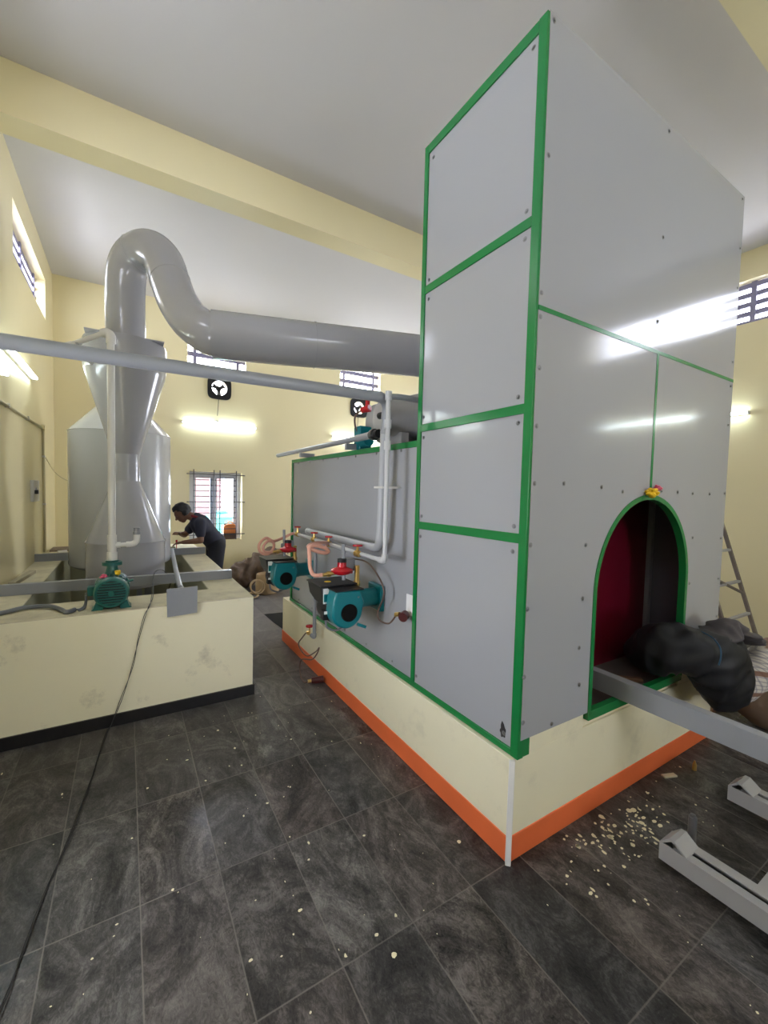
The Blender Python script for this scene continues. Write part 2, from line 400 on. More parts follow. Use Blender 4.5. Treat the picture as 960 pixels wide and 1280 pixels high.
def dup(root, shift, label, group=None):
    """Copy of a thing with copies of its parts and sub-parts, moved by shift."""
    def cp(o, par):
        c = o.copy(); COL.objects.link(c); c.parent = par
        for ch in list(o.children): cp(ch, c)
        return c
    r = cp(root, None); r.location = root.location + Vector(shift); r['label'] = label
    if group: r['group'] = group
    ORIG[r.name] = Vector(r.location)
    return r
def spline(P, n=8):
    P = [Vector(p) for p in P]; out = []
    for i in range(len(P)-1):
        p0, p1, p2, p3 = P[max(i-1, 0)], P[i], P[i+1], P[min(i+2, len(P)-1)]
        for k in range(n):
            t = k/n
            out.append(0.5*((2*p1) + (p2-p0)*t + (2*p0-5*p1+4*p2-p3)*t*t + (3*p1-p0-3*p2+p3)*t**3))
    out.append(P[-1]); return out
def circle(cx, cy, r, n, ph=0.0): return [(cx+r*math.cos(2*PI*k/n+ph), cy+r*math.sin(2*PI*k/n+ph)) for k in range(n)]
def squircle(cx, cy, r, n, e=0.35):
    o = []
    for k in range(n):
        t = 2*PI*k/n; c, s_ = math.cos(t), math.sin(t)
        o.append((cx + r*math.copysign(abs(c)**e, c), cy + r*math.copysign(abs(s_)**e, s_)))
    return o

# ------------------------------------------------------------------ room shell
def wall(name, ax, inner, outer, u0, u1, holes):
    """Wall across axis ax (0: spans y,z; 1: spans x,z) with rectangular openings."""
    g = G()
    us = sorted({u0, u1, *[h[0] for h in holes], *[h[1] for h in holes]})
    zs = sorted({0.0, ZC, *[h[2] for h in holes], *[h[3] for h in holes]})
    def solid(i, j):
        if not (0 <= i < len(us)-1 and 0 <= j < len(zs)-1): return False
        cu, cz = (us[i]+us[i+1])/2, (zs[j]+zs[j+1])/2
        return not any(h[0] < cu < h[1] and h[2] < cz < h[3] for h in holes)
    def P(u, z, t): return (t, u, z) if ax == 0 else (u, t, z)
    for i in range(len(us)-1):
        for j in range(len(zs)-1):
            if not solid(i, j): continue
            a, b, c, d = us[i], us[i+1], zs[j], zs[j+1]
            for t in (inner, outer): g.face([P(a, c, t), P(b, c, t), P(b, d, t), P(a, d, t)])
            if not solid(i-1, j): g.face([P(a, c, inner), P(a, d, inner), P(a, d, outer), P(a, c, outer)])
            if not solid(i+1, j): g.face([P(b, c, inner), P(b, d, inner), P(b, d, outer), P(b, c, outer)])
            if not solid(i, j-1): g.face([P(a, c, inner), P(b, c, inner), P(b, c, outer), P(a, c, outer)])
            if not solid(i, j+1): g.face([P(a, d, inner), P(b, d, inner), P(b, d, outer), P(a, d, outer)])
    bmesh.ops.remove_doubles(g.bm, verts=g.bm.verts, dist=1e-5)
    return struct(name, g, M['wall'])
T = 0.24
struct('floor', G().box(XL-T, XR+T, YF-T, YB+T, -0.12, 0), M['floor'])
struct('ceiling', G().box(XL-T, XR+T, YF-T, YB+T, ZC, ZC+0.15), M['ceiling'])
FANS = [(1.275, 3.19), (3.80, 3.19)]
back_holes = [(0.84, 1.645, 0.75, 1.85)] + [(a, b, 3.48, 4.05) for a, b in BWIN] + [(x-0.125, x+0.125, z-0.125, z+0.125) for x, z in FANS]
wall('wall_back', 1, YB, YB+T, XL-T, XR+T, back_holes)
wall('wall_front', 1, YF, YF-T, XL-T, XR+T, FWIN_ADDED+[FLOW_ADDED])
wall('wall_left', 0, XL, XL-T, YF, YB, [(a, b, *HIGH_Z) for a, b in LWIN]+[LLOW_ADDED])
wall('wall_right', 0, XR, XR+T, YF, YB, [(a, b, *HIGH_Z) for a, b in RWIN]+[RLOW_ADDED])
struct('trim_1', G().box(XL, XR, 3.80, 4.02, 4.03, ZC), M['wall'])
struct('trim_2', G().box(XL, XR, 0.80, 1.02, 4.03, ZC), M['wall'])
struct('trim_3', G().box(XL, XR, -2.2, -1.98, 4.03, ZC), M['wall'])

# low back window: sliding aluminium sashes behind a welded grille
wn1 = empty_struct('window_1')
x0, x1, z0, z1 = 0.84, 1.645, 0.75, 1.85
fy = YB+0.14
g = G()
for a in ((x0, x0+0.05, z0, z1), (x1-0.05, x1, z0, z1), (x0+0.05, x1-0.05, z0, z0+0.05), (x0+0.05, x1-0.05, z1-0.06, z1)):
    g.box(a[0], a[1], fy, fy+0.06, a[2], a[3])
part('window_frame', g, M['alu'], wn1)
for (a, b, dy) in ((x0+0.05, 1.27, 0.012), (1.17, x1-0.05, 0.034)):
    g = G()
    g.box(a, a+0.06, fy+dy, fy+dy+0.02, z0+0.05, z1-0.06).box(b-0.06, b, fy+dy, fy+dy+0.02, z0+0.05, z1-0.06)
    g.box(a+0.06, b-0.06, fy+dy, fy+dy+0.02, z0+0.05, z0+0.09).box(a+0.06, b-0.06, fy+dy, fy+dy+0.02, z1-0.10, z1-0.06)
    s_ = part('sash', g, M['alu'], wn1)
    part('pane', G().box(a+0.06, b-0.06, fy+dy+0.008, fy+dy+0.012, z0+0.09, z1-0.10), M['glass'], s_)
g = G()
for k in range(12):
    z = z0+0.09+k*0.088
    ext = 0.04 if k in (0, 6, 11) else 0.0
    if ext: g.tube([(x0-ext, YB-0.008, z), (x1+ext, YB-0.008, z)], 0.007, 6)
    else: g.tube([(x0+0.05, YB-0.008, z), (x1-0.09, YB-0.008, z)], 0.006, 6)
for x in (x0+0.06, 1.20, 1.29, x1-0.1): g.tube([(x, YB-0.016, z0+0.0), (x, YB-0.016, z1+0.03)], 0.008, 6)
part('window_grille', g, M['grille'], wn1)
# high ventilators
def vent(n, ax, plane, out, u0, u1, z0, z1):
    w_ = empty_struct('window_%d' % n)
    g = G()
    def bar(a, b, c, d, t0=0.10, t1=0.125):
        lo, hi = sorted((plane+out*t0, plane+out*t1))
        if ax == 1: g.box(a, b, lo, hi, c, d)
        else: g.box(lo, hi, a, b, c, d)
    h = (z1-z0)
    for k in range(4 if h > 0.5 else 5):
        z = z0+0.005+k*(h-0.065)/(3 if h > 0.5 else 4)
        bar(u0, u1, z, z+(0.07 if h > 0.5 else 0.055))
    for u in (u0+0.09, u1-0.14): bar(u, u+0.05, z0, z1, 0.085, 0.099)
    if u1-u0 > 1.3: bar((u0+u1)/2-0.025, (u0+u1)/2+0.025, z0, z1, 0.085, 0.099)
    part('louvre_grille', g, M['louvre'], w_, smooth=0)
for i, (a, b) in enumerate(BWIN): vent(2+i, 1, YB, 1, a, b, 3.48, 4.05)
for i, (a, b, c, d) in enumerate(FWIN_ADDED): vent(10+i, 1, YF, -1, a, b, c, d)
for i, (a, b) in enumerate(LWIN): vent(4+i, 0, XL, -1, a, b, *HIGH_Z)
for i, (a, b) in enumerate(RWIN): vent(7+i, 0, XR, 1, a, b, *HIGH_Z)
def added_window(n, ax, plane, out, u0, u1, z0, z1):
    w_ = empty_struct('window_%d' % n); g = G()
    def bar(a, b, c, d):
        lo, hi = sorted((plane+out*0.1, plane+out*0.14))
        if ax == 1: g.box(a, b, lo, hi, c, d)
        else: g.box(lo, hi, a, b, c, d)
    bar(u0, u0+0.04, z0, z1); bar(u1-0.04, u1, z0, z1); bar(u0+0.04, u1-0.04, z0, z0+0.04); bar(u0+0.04, u1-0.04, z1-0.04, z1); bar((u0+u1)/2-0.02, (u0+u1)/2+0.02, z0+0.04, z1-0.04)
    part('window_frame', g, M['alu'], w_, smooth=0)
added_window(12, 1, YF, -1, *FLOW_ADDED); added_window(13, 0, XL, -1, *LLOW_ADDED); added_window(14, 0, XR, 1, *RLOW_ADDED)  # unseen windows added for more light indoors
# outside, seen only through the low back window
struct('exterior_ground', G().box(-3, 6, YB+0.3, YB+6, -0.3, -0.2), M['ext_ground'])
solo('neighbour_wall', G().box(0.9, 1.75, 9.6, 9.8, -0.2, 2.6).box(0.9, 1.75, 9.55, 9.6, 2.5, 2.6), M['ext_wall'], (1.3, 9.7, -0.2),
     'pinkish plastered wall outside beyond the low back window', 'wall')
solo('water_drum', G().lathe((1.66, 9.0, -0.2), [(0, 0.30), (0.02, 0.33), (0.5, 0.35), (0.52, 0.37), (0.55, 0.35), (1.2, 0.33), (1.25, 0.29), (1.28, 0.12), (1.33, 0.12)], n=28),
     M['ext_teal'], (1.66, 9.0, -0.2), 'turquoise drum standing outside beyond the low back window', 'drum')

# ------------------------------------------------------------------ tube lights and exhaust fans
def tube_light(a, b, n, label):
    """Batten on a wall from a to b; n is the wall's inward normal."""
    a, b, n = Vector(a), Vector(b), Vector(n); d = (b-a).normalized()
    t = thing('tube_light', (a+b)/2, label, 'light', 'fluorescent tube lights on the walls')
    part('batten', G().beam(a+n*0.012, b+n*0.012, 0.034, 0.024, up=n), M['white'], t, bevel=0.003)
    for e, s_ in ((a, 1), (b, -1)):
        part('lamp_holder', G().beam(e+n*0.024+d*s_*0.002, e+n*0.062+d*s_*0.002, 0.026, 0.02, up=d), M['white'], t, bevel=0.003)
    part('lamp', G().tube([a+n*0.05+d*0.012, b+n*0.05-d*0.012], 0.014, 12), M['tube'], t)
    return t
tube_light((0.73, YB, 2.60), (1.85, YB, 2.60), (0, -1, 0), 'lit tube light on the back wall above the grilled window')
tube_light((3.24, YB, 2.60), (4.36, YB, 2.60), (0, -1, 0), 'lit tube light on the back wall, seen just over the furnace roof')
tube_light((XL, 4.40, 2.665), (XL, 5.56, 2.665), (1, 0, 0), 'lit tube light on the left wall')
tube_light((XR, 1.90, 2.58), (XR, 3.02, 2.58), (-1, 0, 0), 'lit tube light on the right wall beside the tall furnace tower')
tube_light((XR, -1.25, 2.60), (XR, -0.10, 2.60), (-1, 0, 0), 'lit tube light on the right wall behind the viewer')
tube_light((0.3, YF, 2.60), (1.45, YF, 2.60), (0, 1, 0), 'unseen lit tube added on the wall behind the viewer, left of the middle')  # front-wall tubes are unseen, added to brighten the room
tube_light((1.85, YF, 2.60), (3.0, YF, 2.60), (0, 1, 0), 'unseen lit tube added in the middle of the wall behind the viewer')
tube_light((3.4, YF, 2.60), (4.55, YF, 2.60), (0, 1, 0), 'unseen lit tube added on the wall behind the viewer, right of the middle')
tube_light((XL, 0.6, 2.665), (XL, 1.75, 2.665), (1, 0, 0), 'unseen lit tube added on the left wall level with the viewer')  # added out of view as fill for the near left side
tube_light((XR, 4.9, 2.60), (XR, 6.05, 2.60), (-1, 0, 0), 'unseen lit tube added on the right wall behind the furnace tower')  # hidden tube added to lift the light behind the tower
tube_light((XL, 3.72, 2.43), (XL, 4.32, 2.43), (1, 0, 0), 'short unseen lit tube added on the left wall for a highlight on the tower')  # added so its mirror image puts a highlight on the tower face
def exhaust_fan(x, z, label):
    t = thing('exhaust_fan', (x, YB, z), label, 'fan', 'exhaust fans high on the back wall')
    part('fan_frame', G().slab_hole(squircle(x, z, 0.18, 32, 0.45), circle(x, z, 0.115, 32), 1, YB-0.03, YB-0.002), M['black'], t, bevel=0.004)
    g = G()
    for k in range(3):
        a = 2*PI*k/3+0.5
        c, s_ = math.cos(a), math.sin(a)
        pts = [(x+0.03*c-0.03*s_, YB+0.05, z+0.03*s_+0.03*c), (x+0.10*c-0.045*s_, YB+0.062, z+0.10*s_+0.045*c),
               (x+0.105*c+0.03*s_, YB+0.038, z+0.105*s_-0.03*c), (x+0.03*c+0.02*s_, YB+0.045, z+0.03*s_-0.02*c)]
        v = [g.bm.verts.new(p) for p in pts] + [g.bm.verts.new((p[0], p[1]+0.004, p[2])) for p in pts]
        for f in ((0, 1, 2, 3), (7, 6, 5, 4), (0, 4, 5, 1), (1, 5, 6, 2), (2, 6, 7, 3), (3, 7, 4, 0)): g.bm.faces.new([v[i] for i in f])
    part('blades', g, M['grille'], t)
    part('motor', G().lathe((x, YB+0.03, z), [(0, 0.02), (0.01, 0.042), (0.07, 0.042), (0.08, 0.02)], (0, 1, 0), 20), M['black'], t)
    g = G()
    for k in range(4):
        a = PI*k/2+0.7
        g.beam((x+0.03*math.cos(a), YB-0.006, z+0.03*math.sin(a)), (x+0.12*math.cos(a), YB-0.006, z+0.12*math.sin(a)), 0.012, 0.006, up=(0, 1, 0))
    part('guard', g, M['grille'], t)
    part('cord', G().tube([(x-0.01, YB-0.01, z-0.16), (x-0.02, YB-0.012, z-0.3), (x-0.03, YB-0.012, z-0.44)], 0.004, 6), M['cable'], t)
    part('ceiling_rose', G().lathe((x-0.04, YB-0.001, z-0.54), [(0, 0.03), (0.02, 0.028), (0.03, 0.012)], (0, -1, 0), 14), M['switch'], t)
exhaust_fan(*FANS[0], 'dark square exhaust fan above the tube light over the grilled window')
exhaust_fan(*FANS[1], 'dark square exhaust fan on the back wall close to the furnace roof blower')

# ------------------------------------------------------------------ furnace plinth
t = thing('furnace_plinth', (2.4, 2.7, 0), 'cream masonry plinth with an orange band, carrying the furnace', 'plinth')
g = G().box(1.405, 3.37, 1.19, 4.28, 0.11, 0.46).box(1.508, 3.37, 1.20, 1.96, 0.46, 0.50).box(1.508, 1.914, 1.19, 1.20, 0.46, 0.543).box(2.878, 3.33, 1.19, 1.20, 0.46, 0.543)
part('masonry', g, M['plinth'], t, bevel=0.003)
part('painted_band', G().box(1.400, 3.374, 1.185, 4.284, 0, 0.115), M['orange'], t, bevel=0.003)
part('corner_strip', G().beam((1.402, 1.184, 0.0), (1.409, 1.188, 0.46), 0.024, 0.024, up=(1, 1, 0)), M['pvc'], t, bevel=0.003, label='white plastic corner strip')

# ------------------------------------------------------------------ furnace: tall tower in front, long low body behind
FX0, FX1, FY0, FY1, FY2 = 1.43, 3.345, 1.172, 1.975, 4.13
ZB, ZT, ZM = 0.462, 3.515, 1.90
f = thing('furnace', (2.4, 2.6, 0.46), 'big grey sheet-metal furnace with green frame, a tall tower and an arched opening', 'furnace')
def screw(pan, p, n, r=0.009):
    part('screw', G().lathe(p, [(-0.002, r*1.25), (0.001, r*1.25), (0.0012, r*0.8), (0.005, r*0.65), (0.006, r*0.2)], n, 8), M['screw'], pan)
# left face of the tower: four screwed sheets between green angles
rows = [(0.49, 1.393, [(1.253, 1.354), (1.926, 1.35), (1.929, 0.533), (1.262, 0.535)]),
        (1.435, 1.944, [(1.251, 1.909), (1.924, 1.911), (1.922, 1.467), (1.251, 1.464)]),
        (1.989, 2.710, [(1.253, 2.676), (1.915, 2.674), (1.93, 2.027), (1.256, 2.02)]),
        (2.751, 3.470, [(1.248, 3.438), (1.907, 3.427), (1.25, 2.788), (1.917, 2.779)])]
for za, zb, sc_ in rows:
    p = part('side_panel', G().box(FX0+0.004, FX0+0.012, 1.21, FY1-0.03, za-0.01, zb+0.01), M['enamel'], f)
    for y, z in sc_: screw(p, (FX0+0.004, y, z), (-1, 0, 0))
    if za < 0.5:
        g = G(); n = 18; pts = []
        for k in range(n):
            a = 2*PI*k/n; rr = (0.022+0.022*max(0, math.sin(a))**3)*(1+0.2*math.sin(5*a+1)+0.12*math.sin(9*a))
            pts.append((1.268+rr*0.7*math.cos(a), 0.535+rr*math.sin(a)))
        part('weld_burn', g.prism(pts, 0, FX0+0.003, FX0+0.0045), M['soot'], p, label='black weld scorch mark')
part('corner_post', G().box(FX0-0.006, FX0+0.03, FY0+0.002, 1.216, ZB, ZT), M['green'], f, bevel=0.002)
part('corner_foot', G().box(FX0+0.03, FX0+0.075, FY0+0.006, 1.216, ZB, 0.56), M['green'], f, bevel=0.002)
part('rear_post', G().box(FX0-0.005, FX0+0.03, FY1-0.032, FY1, 0.49, ZT), M['green'], f, bevel=0.002)
for z in (2.710, 1.944, 1.393):
    part('cross_strip', G().box(FX0-0.003, FX0+0.02, 1.216, FY1-0.032, z, z+0.042), M['green'], f, bevel=0.002)
part('top_strip', G().box(FX0-0.004, FX0+0.02, 1.216, FY1-0.032, 3.468, ZT), M['green'], f, bevel=0.002)
part('bottom_strip', G().box(FX0-0.005, FX0+0.02, 1.216, FY2, ZB, 0.492), M['green'], f, bevel=0.002)
# front face sheets
ACX, ARX, AZ, ARZ = 2.395, 0.475, 1.125, 0.49
arc = [(ACX+ARX*math.cos(a), AZ+ARZ*math.sin(a)) for a in [PI - PI*k/32 for k in range(33)]]
FT = 0.006
up_ = part('front_panel', G().prism([(FX0+0.008, 2.378), (FX1, 2.378), (FX1, ZT+0.005), (FX0+0.008, ZT+0.005)], 1, FY0, FY0+FT), M['enamel'], f)
for x, z in [(1.46, 3.492), (1.46, 2.975), (1.452, 2.43), (2.384, 3.486), (3.311, 3.495), (2.382, 2.956), (3.324, 3.197), (3.323, 2.953), (2.372, 2.525), (3.319, 2.487)]:
    screw(up_, (x, FY0, z), (0, -1, 0))
left_poly = [(FX0+0.008, 0.545), (ACX-ARX, 0.545)] + arc[:17] + [(ACX-0.002, 2.36), (FX0+0.008, 2.36)]
lp = part('front_panel', G().prism(left_poly, 1, FY0, FY0+FT), M['enamel'], f)
for x, z in [(1.452, 2.334), (1.459, 2.128), (1.456, 1.889), (1.458, 1.65), (1.654, 1.656), (1.449, 1.391), (1.447, 1.118), (1.444, 0.824), (1.449, 0.623), (1.643, 0.564), (1.837, 1.373), (1.833, 1.12), (1.825, 0.884), (1.839, 0.703), (1.942, 1.648), (2.126, 1.63)]:
    screw(lp, (x, FY0, z), (0, -1, 0))
right_poly = [(ACX+ARX, 0.545), (FX1, 0.545), (FX1, 2.36), (ACX+0.002, 2.36)] + arc[16:]
rp = part('front_panel', G().prism(right_poly, 1, FY0, FY0+FT), M['enamel'], f)
for x, z in [(3.312, 2.332), (3.31, 2.085), (2.512, 1.642), (2.694, 1.64), (2.879, 1.635), (3.106, 1.636), (3.324, 1.644), (3.309, 1.085), (3.321, 0.833), (2.913, 1.369), (2.905, 1.09), (3.31, 1.35)]:
    screw(rp, (x, FY0, z), (0, -1, 0))
part('seam_strip', G().box(FX0+0.008, FX1, FY0-0.002, FY0+0.02, 2.36, 2.379), M['green'], f)
part('divider_strip', G().box(ACX-0.011, ACX+0.009, FY0-0.002, FY0+0.02, AZ+ARZ, 2.36), M['green'], f)
g = G()
outer = [(ACX-ARX-0.004, 0.53)] + [(ACX+(ARX+0.004)*math.cos(a), AZ+(ARZ+0.004)*math.sin(a)) for a in [PI - PI*k/40 for k in range(41)]] + [(ACX+ARX+0.004, 0.53)]
inner = [(ACX-ARX+0.022, 0.53)] + [(ACX+(ARX-0.022)*math.cos(a), AZ+(ARZ-0.022)*math.sin(a)) for a in [PI - PI*k/40 for k in range(41)]] + [(ACX+ARX-0.022, 0.53)]
va = [[g.bm.verts.new((x, y, z)) for x, z in pl] for y in (FY0-0.004, FY0+0.035) for pl in (outer, inner)]
oa, ia, ob, ib = va
for i in range(len(outer)-1):
    for q in ((oa[i], oa[i+1], ia[i+1], ia[i]), (ob[i+1], ob[i], ib[i], ib[i+1]), (oa[i+1], oa[i], ob[i], ob[i+1]), (ia[i], ia[i+1], ib[i+1], ib[i])): g.bm.faces.new(q)
for i in (0, -1): g.bm.faces.new((oa[i], ia[i], ib[i], ob[i]))
part('arch_rim', g, M['green'], f)
part('sill_strip', G().box(1.922, 2.868, FY0-0.004, FY0+0.03, 0.502, 0.548), M['green'], f, bevel=0.002)
# other faces of the tower and the recess behind the arch
part('side_panel', G().box(FX1-0.008, FX1, FY0+0.007, FY1, 0.503, ZT), M['enamel'], f)
part('back_panel', G().box(FX0+0.03, FX1-0.008, FY1-0.01, FY1, ZM, ZT), M['enamel'], f)
part('top_panel', G().box(FX0+0.012, FX1-0.008, FY0+0.007, FY1-0.01, ZT-0.012, ZT-0.002), M['enamel'], f)
part('recess_floor', G().box(1.6, 3.16, FY0+0.035, 1.55, 0.502, 0.512), M['dark_void'], f)
part('inner_door', G().box(1.62, 3.125, 1.535, 1.55, 0.512, 2.0), M['maroon'], f, label='maroon inner furnace door')
part('inner_post', G().box(3.125, 3.16, 1.505, 1.55, 0.512, 2.0), M['steel_grey'], f, bevel=0.003)
part('inner_wall', G().box(3.16, 3.172, FY0+0.035, 1.55, 0.512, 2.0), M['recess_shade'], f)
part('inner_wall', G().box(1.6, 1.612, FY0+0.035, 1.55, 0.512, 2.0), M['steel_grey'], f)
part('recess_top', G().box(1.6, 3.172, FY0+0.01, 1.55, 2.0, 2.012), M['steel_grey'], f)
# the long low body
bp_ = part('body_panel', G().box(FX0+0.006, FX0+0.014, FY1, FY2-0.03, 1.20, ZM-0.02), M['enamel'], f, bevel=0.002)
for k in range(7): screw(bp_, (FX0+0.006, 2.15+k*0.3, 1.855), (-1, 0, 0))
lb_ = part('body_panel', G().box(FX0+0.012, FX0+0.02, FY1, FY2-0.03, 0.485, 1.20), M['enamel'], f)
for k in range(6): screw(lb_, (FX0+0.012, 2.2+k*0.34, 0.52), (-1, 0, 0), 0.007)
part('body_edge', G().box(FX0-0.003, FX0+0.03, FY1, FY2, ZM-0.036, ZM), M['green'], f, bevel=0.002)
part('body_post', G().box(FX0-0.004, FX0+0.03, FY2-0.035, FY2, 0.492, ZM-0.036), M['green'], f, bevel=0.002)
part('roof_panel', G().box(FX0+0.03, FX1, FY1, FY2, ZM-0.014, ZM-0.002), M['enamel'], f)
part('end_panel', G().box(FX0+0.03, FX1, FY2-0.012, FY2-0.002, 0.47, ZM-0.014), M['enamel'], f)
part('side_panel', G().box(FX1-0.01, FX1, FY1, FY2-0.012, 0.47, ZM-0.014), M['enamel'], f)

# ------------------------------------------------------------------ flue duct
t = thing('flue_duct', (0, 4.5, 2.9), 'fat grey flue duct arching off the scrubber and running to the furnace', 'duct')
R, RS = 0.157, 0.178
P = [(0, 4.5, 2.906), (0, 4.5, 3.1), (0, 4.505, 3.34)] + [(0.02, 4.473, 3.535), (0.092, 4.377, 3.631), (0.19, 4.248, 3.629), (0.274, 4.121, 3.511), (0.32, 4.013, 3.308), (0.367, 3.88, 3.102), (0.433, 3.728, 2.932), (0.511, 3.57, 2.813)] + [(0.563, 3.49, 2.767), (0.662, 3.467, 2.77)]
S = spline(P, 8)
part('elbow', G().tube(S[:33], R, 36, False), M['duct'], t)
part('elbow', G().tube(S[32:57], R, 36, False), M['duct'], t)
part('elbow', G().tube(S[56:], R, 36, False), M['duct'], t)
A_, B_, E_ = Vector((0.563, 3.49, 2.767)), Vector((1.325, 3.312, 2.79)), Vector((2.419, 3.055, 2.823))
part('straight_run', G().tube([A_, A_.lerp(B_, 0.5), B_, E_], RS, 40), M['duct'], t)
dn_ = (E_-A_).normalized()
part('elbow', G().tube(spline([E_, E_+dn_*0.2+Vector((0, 0, -0.03)), E_+dn_*0.34+Vector((0, 0, -0.2)), E_+dn_*0.36+Vector((0, 0, -0.5)), Vector(((E_+dn_*0.36).x, (E_+dn_*0.36).y, ZM))], 8), RS, 36, False), M['duct'], t)
for i in (32, 56):
    d = (S[i+1]-S[i]).normalized()
    part('seam', G().tube([S[i]-d*0.004, S[i]+d*0.004], R+0.003, 36), M['duct'], t)
part('seam', G().tube([B_-dn_*0.005, B_+dn_*0.005], RS+0.0035, 40), M['duct'], t)

# ------------------------------------------------------------------ water pit
PX0, PX1, PY0, PY1 = XL+0.002, 0.83, 3.24, 6.75
IX0, IX1, IY0, IY1 = -0.605, 0.57, 3.63, 6.45
t = thing('water_pit', (0, 5, 0), 'waist-high cream masonry pit along the left wall holding the scrubber and tank', 'pit')
g = G().box(PX0, PX1, PY0, IY0, 0.08, 0.765).box(PX0, PX1, IY1, PY1, 0.08, 0.765).box(IX1, PX1, IY0, IY1, 0.08, 0.765).box(PX0, IX0, IY0, IY1, 0.08, 0.765)
part('masonry', g, M['pit'], t, smooth=0)
g = G()
for a in ((PX0, PX1, PY0, IY0), (PX0, PX1, IY1, PY1), (IX1, PX1, IY0, IY1), (PX0, IX0, IY0, IY1)): g.box(*a, 0.765, 0.77)
part('rim', g, M['pit_top'], t, smooth=0)
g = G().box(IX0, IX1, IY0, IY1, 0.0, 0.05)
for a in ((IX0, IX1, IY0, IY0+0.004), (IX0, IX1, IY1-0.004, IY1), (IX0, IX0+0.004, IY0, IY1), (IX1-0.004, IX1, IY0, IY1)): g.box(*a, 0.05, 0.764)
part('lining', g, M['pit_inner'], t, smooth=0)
part('skirting', G().box(PX0, PX1+0.012, PY0-0.012, PY0, 0, 0.08).box(PX1, PX1+0.012, PY0, PY1, 0, 0.08).box(PX0, PX1, PY0, PY1, 0, 0.002), M['black_skirt'], t, smooth=0)

def channel(name, a, b, label, h=0.08, wdt=0.05, loc=None, m='steel_grey', open_side=1):
    """Steel channel section lying from a to b along X or Y, base corner heights given by a/b."""
    a, b = Vector(a), Vector(b); d = (b-a).normalized(); sd = d.cross(Vector((0, 0, 1)))*open_side
    g = G(); th = 0.007
    up = Vector((0, 0, 1))
    g.beam(a+up*h/2, b+up*h/2, th, h)
    for z in (th/2, h-th/2): g.beam(a+sd*wdt/2+up*z, b+sd*wdt/2+up*z, wdt, th)
    return solo(name, g, M[m], (a+b)/2, label, 'steel channel', 'steel channels across the pit', bevel=0.0015, smooth=0)
channel('steel_channel', (XL, 4.02, 0.77), (0.82, 3.97, 0.77), 'long grey steel channel across the pit in front of the scrubber', open_side=-1)
channel('steel_channel', (XL, 5.66, 0.77), (-0.545, 5.66, 0.77), 'short grey steel channel between the left wall and the round tank', open_side=-1)
channel('steel_channel', (0.47, 5.62, 0.77), (0.84, 5.62, 0.77), 'short grey steel channel between the round tank and the stooping man', open_side=-1)

# ------------------------------------------------------------------ scrubber and tank
C1 = (0, 4.5, 0)
t = thing('venturi_scrubber', (0, 4.5, 0.74), 'grey hourglass-shaped scrubber column standing in the pit', 'scrubber')
part('base_drum', G().lathe(C1, [(0.70, 0.312), (1.085, 0.312)], n=56), M['duct'], t)
part('base_rim', G().lathe(C1, [(1.083, 0.318), (1.097, 0.318)], n=56), M['duct'], t)
part('lower_cone', G().lathe(C1, [(1.09, 0.312), (1.64, 0.108)], n=56, caps=False), M['duct'], t)
part('throat', G().lathe(C1, [(1.64, 0.108), (1.88, 0.108)], n=56, caps=False), M['duct'], t)
part('upper_cone', G().lathe(C1, [(1.88, 0.108), (2.60, 0.318)], n=56, caps=False), M['duct'], t)
part('upper_drum', G().lathe(C1, [(2.60, 0.318), (2.66, 0.326), (2.84, 0.326), (2.865, 0.318)], n=56), M['duct'], t)
part('top_flange', G().box(-0.29, 0.29, 4.24, 4.76, 2.862, 2.874), M['duct'], t, bevel=0.002)
part('duct_flange', G().lathe((0, 4.5, 2.874), [(0, 0.212), (0.016, 0.212), (0.016, 0.172), (0.03, 0.172)], n=48), M['steel_grey'], t)
for k in range(3):
    a = -PI/2 + 2*PI*k/3 + 0.35
    part('leg', G().beam((0.27*math.cos(a), 4.5+0.27*math.sin(a), 0.05), (0.27*math.cos(a), 4.5+0.27*math.sin(a), 0.71), 0.04, 0.04, up=(1, 0, 0)), M['steel_grey'], t)
C2 = (-0.045, 5.66, 0)
t = thing('round_tank', (-0.045, 5.66, 0.70), 'large grey cylindrical tank with a conical top, behind the scrubber', 'tank')
part('shell', G().lathe(C2, [(0.72, 0.485), (0.73, 0.495), (2.165, 0.495)], n=72, caps=False), M['tank'], t)
part('conical_top', G().lathe(C2, [(2.165, 0.495), (2.172, 0.498), (2.62, 0.10), (2.74, 0.10)], n=72), M['tank'], t)
part('bottom', G().lathe(C2, [(0.62, 0.05), (0.64, 0.30), (0.70, 0.45), (0.722, 0.485)], n=72), M['tank'], t)
part('bottom_ring', G().lathe(C2, [(0.745, 0.500), (0.765, 0.500)], n=72, caps=False), M['tank'], t)
for k in range(4):
    a = PI/4+PI/2*k
    part('leg', G().beam((C2[0]+0.36*math.cos(a), C2[1]+0.36*math.sin(a), 0.05), (C2[0]+0.36*math.cos(a), C2[1]+0.36*math.sin(a), 0.66), 0.05, 0.05, up=(1, 0, 0)), M['steel_grey'], t)

# pole with a square plate, leaning over the front rim
t = thing('pole_with_plate', (0.33, 3.25, 0.77), 'grey pole with a square flat plate hanging over the front rim of the pit', 'pole')
part('pole', G().tube([(0.43, 5.2, 0.895), (0.36, 4.0, 0.885), (0.325, 3.27, 0.88)], 0.019, 14), M['grey_pvc'], t)
part('plate', G().prism([(0.231, 0.895), (0.427, 0.898), (0.425, 0.708), (0.235, 0.70)], 1, 3.196, 3.203), M['steel_grey'], t)
part('socket', G().tube([(0.33, 3.29, 0.872), (0.33, 3.2, 0.862)], 0.022, 12), M['steel_grey'], t)

